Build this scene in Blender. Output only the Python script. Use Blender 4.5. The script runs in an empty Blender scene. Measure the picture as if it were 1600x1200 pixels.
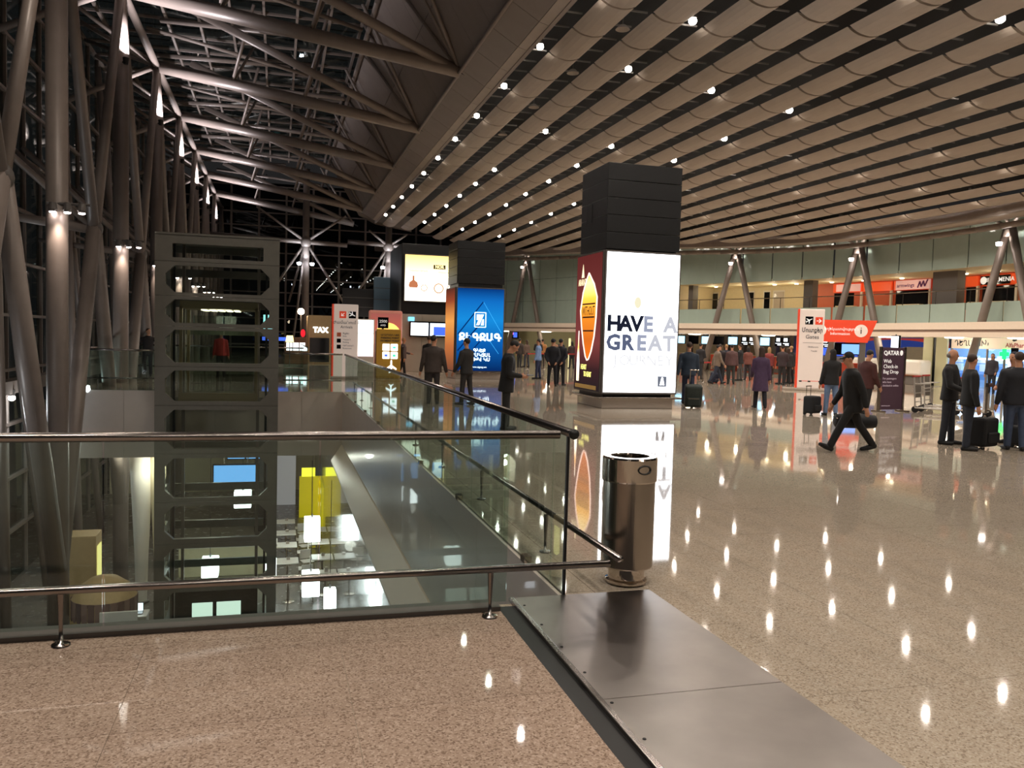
import bpy, bmesh, math, random
from mathutils import Vector, Matrix
random.seed(7)
S = bpy.context.scene
COL = S.collection
# ------------------------------------------------------------------ camera
cam_d = bpy.data.cameras.new('camera'); cam = bpy.data.objects.new('camera', cam_d); COL.objects.link(cam)
F_PX, HOR, ROLL, EYE, VPX = 1300.0, 528.0, 0.027, 1.8, 435.0
_a = Vector((0, (HOR-600)/F_PX, 1)); _b = Vector((1, ROLL, 0))
_up = _a.cross(_b).normalized()
if _up.y > 0: _up = -_up
_yv = HOR + ROLL*(VPX-800)
_Y = Vector(((VPX-800)/F_PX, (_yv-600)/F_PX, 1)).normalized()
_X = _Y.cross(_up)
RW = Matrix((_X, _Y, _up))                      # camera (x right, y down, z forward) -> world
rt, dn, fw = RW @ Vector((1,0,0)), RW @ Vector((0,1,0)), RW @ Vector((0,0,1))
cam.matrix_world = Matrix(((rt.x,-dn.x,-fw.x,0),(rt.y,-dn.y,-fw.y,0),(rt.z,-dn.z,-fw.z,EYE),(0,0,0,1)))
cam_d.sensor_width = 36; cam_d.lens = F_PX/1600*36; cam_d.clip_start = .05; cam_d.clip_end = 400
S.camera = cam
# ------------------------------------------------------------------ world: night sky
W = bpy.data.worlds.new('night'); S.world = W; W.use_nodes = True
W.node_tree.nodes['Background'].inputs[0].default_value = (.012, .0115, .0115, 1)
W.node_tree.nodes['Background'].inputs[1].default_value = 1
V = S.view_settings
V.view_transform = 'Standard'; V.look = 'None'; V.gamma = 1; V.use_curve_mapping = False
V.exposure = 0.3
CEIL_W, FLOOD_W, UP_W, SHOP_W, LOW_W = 135, 75, 700, 26, 12
# ------------------------------------------------------------------ materials
def srgb(*c):
    return tuple(((v/255)/12.92 if v/255 <= .04045 else ((v/255+.055)/1.055)**2.4) for v in c)
MATS = {}
def mat(name, c, rough=.5, metal=0, emit=0, noise=0, nscale=8, bump=0, spec=.5, ecol=None, coat=0, stretch=None):
    if name in MATS: return MATS[name]
    m = bpy.data.materials.new(name); m.use_nodes = True; nt = m.node_tree; p = nt.nodes['Principled BSDF']
    rgb = srgb(*c)
    p.inputs['Base Color'].default_value = (*rgb, 1); p.inputs['Roughness'].default_value = rough
    p.inputs['Metallic'].default_value = metal; p.inputs['Specular IOR Level'].default_value = spec
    p.inputs['Coat Weight'].default_value = coat
    if emit:
        p.inputs['Emission Color'].default_value = (*(srgb(*ecol) if ecol else rgb), 1); p.inputs['Emission Strength'].default_value = emit
    if noise or bump:
        tc = nt.nodes.new('ShaderNodeTexCoord'); nz = nt.nodes.new('ShaderNodeTexNoise')
        nz.inputs['Scale'].default_value = nscale; nz.inputs['Detail'].default_value = 5
        src = tc.outputs['Object']
        if stretch:
            mp = nt.nodes.new('ShaderNodeMapping'); mp.inputs['Scale'].default_value = stretch
            nt.links.new(src, mp.inputs[0]); src = mp.outputs[0]
        nt.links.new(src, nz.inputs['Vector'])
        if noise:
            r = nt.nodes.new('ShaderNodeValToRGB')
            r.color_ramp.elements[0].position = .3; r.color_ramp.elements[1].position = .7
            r.color_ramp.elements[0].color = (*[v*(1-noise) for v in rgb], 1)
            r.color_ramp.elements[1].color = (*[min(1, v*(1+noise)) for v in rgb], 1)
            nt.links.new(nz.outputs['Fac'], r.inputs[0]); nt.links.new(r.outputs[0], p.inputs['Base Color'])
        if bump:
            b = nt.nodes.new('ShaderNodeBump'); b.inputs['Strength'].default_value = bump; b.inputs['Distance'].default_value = .01
            nt.links.new(nz.outputs['Fac'], b.inputs['Height']); nt.links.new(b.outputs[0], p.inputs['Normal'])
    MATS[name] = m; return m
def glow(name, c, strength, sampled=False):
    if name in MATS: return MATS[name]
    m = bpy.data.materials.new(name); m.use_nodes = True; nt = m.node_tree; nt.nodes.clear()
    e = nt.nodes.new('ShaderNodeEmission'); o = nt.nodes.new('ShaderNodeOutputMaterial')
    e.inputs[0].default_value = (*srgb(*c), 1); e.inputs[1].default_value = strength
    nt.links.new(e.outputs[0], o.inputs[0])
    if not sampled: m.cycles.emission_sampling = 'NONE'
    MATS[name] = m; return m
def pane(name, tint=(.80,.90,.87), refl=1.0):
    if name in MATS: return MATS[name]
    m = bpy.data.materials.new(name); m.use_nodes = True; nt = m.node_tree; nt.nodes.clear()
    o = nt.nodes.new('ShaderNodeOutputMaterial'); t = nt.nodes.new('ShaderNodeBsdfTransparent'); g = nt.nodes.new('ShaderNodeBsdfGlossy')
    f = nt.nodes.new('ShaderNodeLayerWeight'); f.inputs[0].default_value = .5; pw = nt.nodes.new('ShaderNodeMath'); pw.operation = 'POWER'; pw.inputs[1].default_value = 4; mx = nt.nodes.new('ShaderNodeMixShader'); k = nt.nodes.new('ShaderNodeMath')
    t.inputs[0].default_value = (*tint, 1); g.inputs['Color'].default_value = (.9, .95, .93, 1); g.inputs['Roughness'].default_value = 0
    k.operation = 'MULTIPLY_ADD'; k.inputs[1].default_value = .5*refl; k.inputs[2].default_value = .035*refl
    nt.links.new(f.outputs['Facing'], pw.inputs[0]); nt.links.new(pw.outputs[0], k.inputs[0]); nt.links.new(k.outputs[0], mx.inputs[0])
    nt.links.new(t.outputs[0], mx.inputs[1]); nt.links.new(g.outputs[0], mx.inputs[2]); nt.links.new(mx.outputs[0], o.inputs[0])
    MATS[name] = m; return m
def granite(name, base, dark, light, rough, joint=0):
    m = bpy.data.materials.new(name); m.use_nodes = True; nt = m.node_tree; p = nt.nodes['Principled BSDF']; N = nt.nodes.new; L = nt.links.new
    tc = N('ShaderNodeTexCoord'); geo = N('ShaderNodeNewGeometry')
    v = N('ShaderNodeTexVoronoi'); v.inputs['Scale'].default_value = 110; L(geo.outputs['Position'], v.inputs['Vector'])
    r = N('ShaderNodeValToRGB'); e = r.color_ramp.elements
    e[0].position = 0; e[0].color = (*srgb(*dark), 1); e[1].position = 1; e[1].color = (*srgb(*light), 1)
    for pos, c in ((.16, dark), (.22, base), (.75, base), (.82, light)):
        q = e.new(pos); q.color = (*srgb(*c), 1)
    sep = N('ShaderNodeSeparateColor'); L(v.outputs['Color'], sep.inputs[0]); L(sep.outputs[0], r.inputs[0])
    n = N('ShaderNodeTexNoise'); n.inputs['Scale'].default_value = .9; L(geo.outputs['Position'], n.inputs['Vector'])
    hs = N('ShaderNodeHueSaturation'); mr = N('ShaderNodeMapRange'); mr.inputs['To Min'].default_value = .86; mr.inputs['To Max'].default_value = 1.14
    L(n.outputs['Fac'], mr.inputs[0]); L(mr.outputs[0], hs.inputs['Value']); L(r.outputs[0], hs.inputs['Color'])
    last = hs.outputs[0]
    if joint:
        bt = N('ShaderNodeTexBrick'); bt.offset = 0; bt.inputs['Scale'].default_value = 1; bt.inputs['Mortar Size'].default_value = .004
        bt.inputs['Brick Width'].default_value = joint; bt.inputs['Row Height'].default_value = joint
        bt.inputs['Color1'].default_value = bt.inputs['Color2'].default_value = (1,1,1,1); bt.inputs['Mortar'].default_value = (.45,.42,.4,1)
        L(geo.outputs['Position'], bt.inputs['Vector'])
        mm = N('ShaderNodeMix'); mm.data_type = 'RGBA'; mm.blend_type = 'MULTIPLY'; mm.inputs[0].default_value = 1
        L(last, mm.inputs[6]); L(bt.outputs['Color'], mm.inputs[7]); last = mm.outputs[2]
    L(last, p.inputs['Base Color'])
    n2 = N('ShaderNodeTexNoise'); n2.inputs['Scale'].default_value = 3; L(geo.outputs['Position'], n2.inputs['Vector'])
    m2 = N('ShaderNodeMapRange'); m2.inputs['To Min'].default_value = rough*.75; m2.inputs['To Max'].default_value = rough*1.3
    L(n2.outputs['Fac'], m2.inputs[0]); L(m2.outputs[0], p.inputs['Roughness'])
    MATS[name] = m; return m
granite('granite_near', (166,145,129), (132,112,98), (186,166,150), .028)
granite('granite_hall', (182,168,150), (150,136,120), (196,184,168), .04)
granite('granite_far', (182,168,150), (158,144,128), (194,182,166), .04, 1.1)
mat('steel_paint', (132,120,112), .42, .1, noise=.06, nscale=3)
mat('steel_dark', (92,86,82), .5, .1)
mat('stainless', (170,160,150), .24, 1, noise=.08, nscale=4)
mat('stainless_plate', (150,143,139), .3, 1, noise=.12, nscale=2.5, bump=.02)
mat('stainless_polished', (200,190,180), .08, 1)
mat('rail_steel', (150,143,139), .22, 1, noise=.05, nscale=10)
mat('black_gap', (14,14,15), .5)
mat('rubber', (18,18,20), .6)
mat('black_panel', (13,14,16), .4, 0, noise=.1, nscale=6)
mat('grey_fascia', (190,178,166), .3, 0, noise=.04, nscale=2, coat=.3)
mat('ceiling_panel', (172,160,148), .7, 0, noise=.04, nscale=3)
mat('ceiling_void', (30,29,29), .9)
mat('void_bar', (130,125,120), .5, .3)
mat('soffit_panel', (136,124,116), .55, .1, noise=.04, nscale=2)
mat('lift_steel', (112,109,100), .42, .2, noise=.07, nscale=5)
mat('lift_trim', (168,150,118), .3, .7)
mat('cart_grey', (196,190,182), .3, .4)
mat('cladding_panel', (178,168,152), .35, .1, noise=.04, nscale=3)
mat('cream', (226,212,178), .6, noise=.03)
mat('white_paint', (232,226,216), .45)
mat('beige_fascia', (236,218,198), .4, noise=.02)
mat('beige_groove', (150,128,112), .5)
mat('green_glass', (176,194,182), .18, 0, noise=.04, nscale=1.5, coat=.5)
mat('orange_sign', (232,84,36), .4, emit=.35)
mat('orange_wall', (214,110,78), .5)
mat('dark_screen', (10,10,14), .12)
mat('dark_window', (24,26,30), .08)
mat('wood_brown', (128,84,52), .5, noise=.15, nscale=4, stretch=(1,1,8))
mat('tan_box', (188,158,112), .6, noise=.05)
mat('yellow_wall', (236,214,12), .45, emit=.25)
mat('lower_wall', (126,122,116), .16, 0, noise=.05, nscale=1, coat=.6)
mat('red_fabric', (176,40,40), .7)
mat('skin', (196,142,112), .55, noise=.05, nscale=12)
pane('rail_glass', (.86,.93,.90)); pane('wall_glass', (.6,.66,.66)); pane('lift_glass', (.84,.88,.85)); pane('shop_glass', (.88,.93,.95))
# ------------------------------------------------------------------ mesh helpers
class MB:
    def __init__(s): s.v = []; s.f = []; s.m = []
    def add(s, vs, fs, mi=0):
        o = len(s.v); s.v += [tuple(v) for v in vs]; s.f += [tuple(i+o for i in f) for f in fs]; s.m += [mi]*len(fs); return s
    def box(s, x0, x1, y0, y1, z0, z1, mi=0, M=None):
        vs = [Vector((x,y,z)) for z in (z0,z1) for y in (y0,y1) for x in (x0,x1)]
        if M: vs = [M @ v for v in vs]
        return s.add(vs, [(0,2,3,1),(4,5,7,6),(0,1,5,4),(2,6,7,3),(0,4,6,2),(1,3,7,5)], mi)
    def bev(s, x0, x1, y0, y1, z0, z1, b, mi=0, M=None):      # box with chamfered edges
        bm = bmesh.new(); bmesh.ops.create_cube(bm, size=1)
        for v in bm.verts: v.co = Vector(((x0+x1)/2+v.co.x*(x1-x0), (y0+y1)/2+v.co.y*(y1-y0), (z0+z1)/2+v.co.z*(z1-z0)))
        bmesh.ops.bevel(bm, geom=list(bm.edges), offset=b, segments=2, affect='EDGES', profile=.5)
        bm.verts.index_update(); vs = [M @ v.co if M else v.co.copy() for v in bm.verts]
        s.add(vs, [[v.index for v in f.verts] for f in bm.faces], mi); bm.free(); return s
    def tube(s, p, q, r0, r1=None, n=10, mi=0, caps=True):
        p = Vector(p); q = Vector(q); r1 = r0 if r1 is None else r1; d = (q-p).normalized()
        a = d.orthogonal().normalized(); b = d.cross(a)
        vs = [c+(a*math.cos(2*math.pi*i/n)+b*math.sin(2*math.pi*i/n))*r for c, r in ((p,r0),(q,r1)) for i in range(n)]
        fs = [(i,(i+1)%n,n+(i+1)%n,n+i) for i in range(n)]
        if caps: fs += [tuple(reversed(range(n))), tuple(range(n,2*n))]
        return s.add(vs, fs, mi)
    def lathe(s, prof, c=(0,0,0), n=20, mi=0, a0=0, a1=2*math.pi):
        c = Vector(c); k = len(prof); full = abs(a1-a0-2*math.pi) < 1e-6; cols = n if full else n+1
        vs = [c+Vector((r*math.cos(a0+(a1-a0)*i/n), r*math.sin(a0+(a1-a0)*i/n), z)) for i in range(cols) for r, z in prof]
        fs = [(i*k+j, ((i+1)%cols)*k+j, ((i+1)%cols)*k+j+1, i*k+j+1) for i in range(n) for j in range(k-1)]
        return s.add(vs, fs, mi)
    def prism(s, pts, z0, z1, M=None, mi=0):                   # polygon in xy extruded in z
        n = len(pts); vs = [Vector((x,y,z)) for z in (z0,z1) for x,y in pts]
        if M: vs = [M @ v for v in vs]
        return s.add(vs, [tuple(reversed(range(n))), tuple(range(n,2*n))]+[(i,(i+1)%n,n+(i+1)%n,n+i) for i in range(n)], mi)
    def cap(s, p, q, r0, r1, n=10, mi=0, rings=3):             # tapered capsule
        p = Vector(p); q = Vector(q); d = (q-p)
        if d.length < 1e-6: d = Vector((0,0,1e-4))
        d.normalize(); a = d.orthogonal().normalized(); b = d.cross(a); R = []
        for i in range(rings): t = -math.pi/2+math.pi/2*(i+.35)/rings; R.append((p+d*r0*math.sin(t), r0*math.cos(t)))
        R.append((p, r0)); R.append((q, r1))
        for i in range(rings): t = math.pi/2*(i+.65)/rings; R.append((q+d*r1*math.sin(t), r1*math.cos(t)))
        return s.rings([[c+(a*math.cos(2*math.pi*k/n)+b*math.sin(2*math.pi*k/n))*r for k in range(n)] for c, r in R], mi)
    def rings(s, RR, mi=0):
        n = len(RR[0]); vs = [v for r in RR for v in r]; fs = []
        for j in range(len(RR)-1): fs += [(j*n+i, j*n+(i+1)%n, (j+1)*n+(i+1)%n, (j+1)*n+i) for i in range(n)]
        fs += [tuple(reversed(range(n))), tuple(range((len(RR)-1)*n, len(RR)*n))]
        return s.add(vs, fs, mi)
    def ell(s, c, rx, ry, rz, n=14, m=9, mi=0, M=None):
        c = Vector(c); RR = []
        for j in range(m):
            t = -math.pi/2+math.pi*(j+.35)/(m-.3)
            ring = [c+Vector((rx*math.cos(t)*math.cos(2*math.pi*i/n), ry*math.cos(t)*math.sin(2*math.pi*i/n), rz*math.sin(t))) for i in range(n)]
            RR.append([M @ v for v in ring] if M else ring)
        return s.rings(RR, mi)
    def mesh(s, name, mats, smooth=False):
        me = bpy.data.meshes.new(name); me.from_pydata(s.v, [], s.f)
        for m in (mats if isinstance(mats, (list,tuple)) else [mats]): me.materials.append(MATS[m] if isinstance(m, str) else m)
        me.polygons.foreach_set('material_index', s.m)
        if smooth: me.polygons.foreach_set('use_smooth', [True]*len(s.f))
        me.update(); return me
    def build(s, name, mats, parent=None, smooth=False, loc=None, rz=0):
        return link(name, s.mesh(name, mats, smooth), parent, loc, rz)
def link(name, data, parent=None, loc=None, rz=0):
    o = bpy.data.objects.new(name, data); COL.objects.link(o); o.parent = parent
    if loc is not None: o.location = loc
    if rz: o.rotation_euler = (0,0,rz)
    return o
def tag(o, label, cat, group=None):
    o['label'] = label; o['category'] = cat
    if group: o['group'] = group
    return o
def thing(name, label, cat, loc=(0,0,0), rz=0, group=None): return tag(link(name, None, None, loc, rz), label, cat, group)
def struct(o): o['kind'] = 'structure'; return o
def point(name, loc, w, color=(1,.86,.72), r=.08, parent=None):
    l = bpy.data.lights.new(name, 'POINT'); l.energy = w; l.color = color; l.shadow_soft_size = r
    return link(name, l, parent, loc)
def spot(name, loc, aim, w, angle, color=(1,.86,.72), r=.06, blend=.4, parent=None):
    l = bpy.data.lights.new(name, 'SPOT'); l.energy = w; l.color = color; l.shadow_soft_size = r; l.spot_size = math.radians(angle); l.spot_blend = blend
    o = link(name, l, parent, loc); o.rotation_euler = (Vector(aim)-Vector(loc)).to_track_quat('-Z','Y').to_euler(); return o
_tc = {}
def text(name, body, size, m, parent, loc, rot=(math.pi/2,0,0), align='CENTER', bold=0, depth=.002, xs=1):
    c = bpy.data.curves.new('t', 'FONT'); c.body = body; c.size = size; c.align_x = align; c.align_y = 'CENTER'; c.extrude = depth; c.offset = bold; c.resolution_u = 2
    o = bpy.data.objects.new('t', c); COL.objects.link(o)
    dg = bpy.context.evaluated_depsgraph_get(); me = bpy.data.meshes.new_from_object(o.evaluated_get(dg)); bpy.data.objects.remove(o); bpy.data.curves.remove(c)
    me.materials.clear(); me.materials.append(MATS[m] if isinstance(m, str) else m)
    r = link(name, me, parent, loc); r.rotation_euler = rot; r.scale = (xs,1,1); return r
def copy_tree(o, loc=None, rz=None, parent=None):
    c = o.copy(); COL.objects.link(c)
    if parent: c.parent = parent
    if loc is not None: c.location = loc
    if rz is not None: c.rotation_euler = (0,0,rz)
    for ch in o.children: copy_tree(ch, parent=c)
    return c
# ================================================================== STRUCTURE
LOW = -6.7                                        # lower concourse level
AX, AY0, AY1, AXL = 1.95, 5.37, 26.0, -5.5        # atrium opening
# ---- upper floor
fl = MB()
fl.box(-12,-6.1,-4,AY0,-.6,0); fl.box(-6.1,1.43,-4,1.4,-.6,0); fl.box(-6.1,1.43,1.4,AY0,-.6,-.006)
fl.box(1.43,2.6,-4,AY0,-.6,-.012); fl.box(AX,2.6,AY0,AY1,-.6,-.001)
fl.box(2.6,13.6,-4,1.4,-.6,0); fl.box(2.6,13.6,1.4,14.6,-.6,-.006); fl.box(13.6,34,-4,14.6,-.6,0)
fl.box(2.6,34,14.6,AY1,-.6,0); fl.box(AXL,36,AY1,36,-.6,0); fl.box(1.2,36,36,92,-.6,0); fl.box(AXL,1.2,48,92,-.6,0)
floor = struct(fl.build('floor', 'granite_far'))
rnd = random.Random(3)
def tiles(x0, x1, y0, y1, nx, ny, m, gap=.003):
    w, d = (x1-x0)/nx, (y1-y0)/ny
    me = MB().box(gap/2,w-gap/2,gap/2,d-gap/2,-.006,0).mesh('floor_tile', m)
    for i in range(nx):
        for j in range(ny): link('floor_tile', me, floor, (x0+i*w, y0+j*d, rnd.uniform(-.0004,.0)))
tiles(-6.03, 1.53-.1, 1.73, 5.03, 7, 3, 'granite_near')
tiles(2.6, 13.6, 1.4, 14.6, 10, 12, 'granite_hall')
MB().box(-6.03,1.43,5.03,5.2,-.012,.001).build('kerb_strip', 'granite_near', floor)
MB().box(-6.03,1.43,5.2,5.37,-.05,.03).build('glass_channel', 'steel_dark', floor)
MB().box(1.43,1.555,1.4,5.3,-.012,-.004).build('drain_strip', 'black_gap', floor)
# stainless cover plates over the joint
pl = tag(link('cover_plate', None), 'brushed stainless steel cover plates running from the litter bin along the floor', 'floor plate')
for y0, y1 in ((1.0,3.767),(3.77,5.42)):
    q = MB().bev(1.575,2.6,y0,y1,-.012,.014,.004).build('plate', 'stainless_plate', pl)
MB().bev(1.545,1.578,1.0,5.42,-.012,.02,.004).build('plate_edge', 'rail_steel', pl)
sc = MB().lathe([(0,.004),(.008,.004),(.01,0)], n=8).mesh('screw', 'rubber')
for i in range(9): link('screw', sc, pl, (1.605, 2.2+i*.38, .0142))
# ---- slab edges round the atrium
we = struct(link('wall_atrium_far', None))
for i in range(6):
    a = AXL+(AX-AXL)*i/6; MB().box(a+.004,a+(AX-AXL)/6-.004,AY1-.03,AY1+.02,-1.95,0).build('fascia_panel', 'grey_fascia', we)
MB().box(AXL,AX,AY1+.02,36,-1.95,-.6).build('soffit_slab', 'grey_fascia', we)
we = struct(link('wall_atrium_right', None))
for i in range(8):
    a = AY0+(AY1-AY0)*i/8; MB().box(AX-.03,AX+.02,a+.004,a+(AY1-AY0)/8-.004,-1.62,-.001).build('fascia_panel', 'grey_fascia', we)
MB().prism([(AX+.04,-1.62),(AX-.05,-1.64),(AX-.34,-2.1),(AX-.34,-2.16),(AX+.04,-2.16)],-AY1,-AY0,M=Matrix.Rotation(math.pi/2,4,'X')).build('trim_band', 'beige_fascia', we)
for i in range(10): MB().box(AX-.015,AX+.05,AY0+i*3.9,AY0+i*3.9+3.88,LOW,-2.12).build('wall_panel', 'lower_wall', we)
MB().box(AX+.05,34,5.6,AY1,-2.2,-.6).build('slab', 'grey_fascia', we)
wn = struct(link('wall_atrium_near', None)); MB().box(AXL-.5,AX,AY0-.02,AY0,-1.95,-.05).build('fascia_panel', 'grey_fascia', wn)
MB().box(AXL-.5,AX+.05,4.0,4.2,LOW,-.6).build('back_panel', 'lower_wall', wn)
# ---- lower floor
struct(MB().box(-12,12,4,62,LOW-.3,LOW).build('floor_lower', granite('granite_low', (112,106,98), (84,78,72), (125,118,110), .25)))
struct(MB().box(-8.2,2,46,46.2,LOW,-1.9).build('wall_lower_end', 'cream'))
# ---- ceiling of tilted curved bands with open slots
def zc(x): return 9.9-.119*(x-7.1)
SL = math.atan(.119); PITCH = 1.372; YJ = 3.3; YP = 1.985
WC = [(20,2),(25.5,12),(28.6,21),(29.5,29),(29.1,37.6),(27.4,44),(25.0,49.6),(22,58.5),(18.4,67.7),(13.5,76),(7,83)]
def _cr(p0,p1,p2,p3,t): return tuple(.5*((2*b)+(-a+c)*t+(2*a-5*b+4*c-d)*t*t+(-a+3*b-3*c+d)*t**3) for a,b,c,d in zip(p0,p1,p2,p3))
WP = []
for i in range(len(WC)-1):
    P0 = WC[max(0,i-1)]; P3 = WC[min(len(WC)-1,i+2)]
    for k in range(16): WP.append(Vector(_cr(P0,WC[i],WC[i+1],P3,k/16)))
WP.append(Vector(WC[-1])); WL = [0]
for a,b in zip(WP,WP[1:]): WL.append(WL[-1]+(b-a).length)
def wall(u, off=0, z=0):                           # u metres along the curved hall wall, off metres behind its front line
    u = max(0,min(WL[-1]-1e-4,u)); i = max(k for k in range(len(WL)-1) if WL[k] <= u); t = (u-WL[i])/(WL[i+1]-WL[i])
    p = WP[i].lerp(WP[i+1],t); d = (WP[min(i+2,len(WP)-1)]-WP[max(i-1,0)]).normalized(); n = Vector((d.y,-d.x))
    return Vector((p.x+n.x*off, p.y+n.y*off, z))
def wrot(u): a = wall(u-.3); b = wall(u+.3); d = b-a; return math.atan2(d.y,d.x)+math.pi   # x axis to the viewer's right, -y to the hall
def px_of(p):
    v = RW.transposed() @ (Vector(p)-Vector((0,0,EYE))); return (800+F_PX*v.x/v.z, 600+F_PX*v.y/v.z) if v.z > .1 else (9e9,9e9)
def u_of(px, off=0):                               # where along the wall a bearing falls
    lo, hi = 8, WL[-1]-2
    for _ in range(40):
        m = (lo+hi)/2
        if px_of(wall(m,off,2))[0] > px: lo = m
        else: hi = m
    return lo
def inside(x, y, marg=1.2):
    best = min(range(len(WP)), key=lambda i: (WP[i]-Vector((x,y))).length); p = WP[best]; d = (WP[min(best+1,len(WP)-1)]-WP[max(best-1,0)]).normalized()
    n = Vector((d.y,-d.x)); return (Vector((x,y))-p).dot(n) < -marg
ceil = struct(link('ceiling', None))
prof = [(x*.45,.125*abs(x)**2.2) for x in (-1,-.8,-.55,-.25,.25,.55,.8,1)]
pm = MB(); L = YP-.09
pm.rings([[Vector((x,-L/2,z)) for x,z in prof], [Vector((x,L/2,z)) for x,z in prof]])
panel_me = pm.mesh('ceiling_panel', 'ceiling_panel')
cand = []
for j in range(0,17):
    x = 7.1+PITCH*(j+.5)
    for n in range(-5,32):
        y = YJ+YP*(n+.5)
        if y > 62.5+.3*(x-7) or not inside(x,y): continue
        p = px_of((x,y,zc(x))); vis = -60 < p[0] < 1680 and p[1] > -60
        cand.append((0 if vis else 1, (Vector((x,y,zc(x)))-Vector((0,0,EYE))).length, x, y))
cand.sort()
rest = MB()
for i,(vis,d,x,y) in enumerate(cand):
    M = Matrix.Translation((x,y,zc(x))) @ Matrix.Rotation(SL,4,'Y')
    if i < 300:
        o = link('ceiling_panel', panel_me, ceil); o.matrix_local = M
    else: rest.add([M @ Vector(v) for v in pm.v], pm.f)
r = rest.build('distant_ceiling_panels', 'ceiling_panel', ceil); r['kind'] = 'stuff'
bar = MB().box(-.35,.35,-.02,.02,-.02,.02).mesh('slot_bar','void_bar')
sb = MB()
for j in range(0,14):
    x = 7.1+PITCH*j
    for n in range(6,44):
        y = 3.3+n*.992+.5
        if inside(x,y,2): sb.box(x-.34,x+.34,y-.018,y+.018,zc(x)+.26,zc(x)+.3)
sb = sb.build('slot_battens', 'void_bar', ceil); sb['kind'] = 'stuff'
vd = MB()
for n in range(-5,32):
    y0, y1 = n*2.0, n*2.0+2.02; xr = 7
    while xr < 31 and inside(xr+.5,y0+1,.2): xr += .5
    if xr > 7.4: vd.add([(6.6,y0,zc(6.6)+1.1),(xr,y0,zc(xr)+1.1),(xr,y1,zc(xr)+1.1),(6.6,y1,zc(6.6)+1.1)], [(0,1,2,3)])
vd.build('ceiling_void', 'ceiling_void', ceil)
# rim beam closing the ceiling over the curved wall, and its lower tube
def strip(u0, u1, off0, z0, off1, z1, step=1.0):
    n = max(1,int((u1-u0)/step)); A = [wall(u0+(u1-u0)*i/n,off0,z0) for i in range(n+1)]; B = [wall(u0+(u1-u0)*i/n,off1,z1) for i in range(n+1)]
    return A+B, [(i,i+1,n+2+i,n+1+i) for i in range(n)]
def slab(mb, u0, u1, o0, o1, z0, z1, mi=0, step=1.0, zf=None):
    n = max(1,int(round((u1-u0)/step))); vs = []; fs = []
    for i in range(n+1):
        u = u0+(u1-u0)*i/n
        for o,z in ((o0,z0),(o1,z0),(o1,z1),(o0,z1)): vs.append(wall(u,o,z if not zf else z+zf(u)))
    for i in range(n):
        a = 4*i; fs += [(a+j,a+(j+1)%4,a+4+(j+1)%4,a+4+j) for j in range(4)]
    fs += [(0,1,2,3),(4*n+3,4*n+2,4*n+1,4*n)]
    mb.add(vs, fs, mi); return mb
UE = WL[-1]-4
rim = struct(link('trim_1', None))
def zrim(u): return zc(wall(u).x)-7.3
slab(MB(), 6, UE, -1.5, -.2, 7.36, 7.52, zf=zrim, step=2).build('rim_soffit', 'ceiling_panel', rim)
slab(MB(), 6, UE, -1.75, -1.5, 7.30, 7.75, zf=zrim, step=2).build('rim_beam', 'steel_paint', rim)
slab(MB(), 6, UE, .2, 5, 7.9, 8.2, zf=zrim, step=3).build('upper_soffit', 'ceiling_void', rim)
tb = MB(); N = 60
for i in range(N): tb.tube(wall(6+(UE-6)*i/N,-.35,7.1+zrim(6+(UE-6)*i/N)), wall(6+(UE-6)*(i+1)/N,-.35,7.1+zrim(6+(UE-6)*(i+1)/N)), .13, n=8)
tb.build('rim_tube', 'steel_paint', rim, smooth=True)
# ---- edge of the ceiling towards the atrium
ed = struct(link('trim_2', None))
def strip_panel(name, x0, z0, x1, z1, m, step=1.985, gap=.02, y0=-10.58, y1=62.5):
    me = None; n = int((y1-y0)/step); L = step-gap; th = Vector((z1-z0,0,-(x1-x0))).normalized()*-.03
    vs = [Vector((x,y,z)) for x,z in ((x0,z0),(x1,z1)) for y in (0,L)]; vs = vs+[v+th for v in vs]
    me = MB().add(vs, [(0,1,3,2),(4,6,7,5),(0,4,5,1),(2,3,7,6),(0,2,6,4),(1,5,7,3)]).mesh(name, m)
    for i in range(n): link(name, me, ed, (0,y0+i*step,0))
strip_panel('edge_panel', 6.44, 10.02, 6.80, 9.93, 'ceiling_panel')
strip_panel('fascia_panel', 5.66, 10.47, 6.43, 10.03, 'soffit_panel')
strip_panel('soffit_panel', 4.56, 12.2, 5.65, 10.5, 'soffit_panel', gap=.012)
strip_panel('soffit_panel', 3.45, 14.0, 4.55, 12.22, 'soffit_panel', gap=.012)
MB().tube((5.6,5,10.40),(5.6,60,10.40),.06,n=8).build('edge_tube', 'steel_paint', ed, smooth=True)
MB().box(6.7,6.82,5,62,9.93,11.0).build('slot_cheek', 'soffit_panel', ed)
MB().add([(3.4,62.5,14.1),(5.6,62.5,10.45),(6.8,62.5,9.9),(9.6,63.2,9.58),(9.6,63.2,11),(5,62.5,14.3)],[(0,1,2,3,4,5)]).build('edge_return', 'soffit_panel', ed)
# ---- glazed roof beside the hall ceiling
rf = struct(link('window_1', None)); RZ = 14.7
gp = MB().box(0,1.28,0,1.96,-.01,.01).mesh('pane', 'wall_glass')
for i in range(10):
    for j in range(30): link('pane', gp, rf, (-8.5+i*1.3+.01, 4+j*2+.02, RZ))
for i in range(10): MB().box(-.05,.05,0,62,-.16,.06).build('mullion', 'steel_paint', rf, loc=(-8.5+i*1.3,4,RZ))
tm = MB().box(0,12,-.035,.035,-.1,.03).mesh('transom', 'steel_paint')
for j in range(31): link('transom', tm, rf, (-8.5,4+j*2,RZ))
lv = MB().box(0,12,-.12,.12,-.01,.01,M=Matrix.Rotation(.5,4,'X')).mesh('louvre','steel_dark')
for j in range(60): link('louvre', lv, rf, (-8.5,4.5+j*1.0,RZ+.5))
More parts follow.
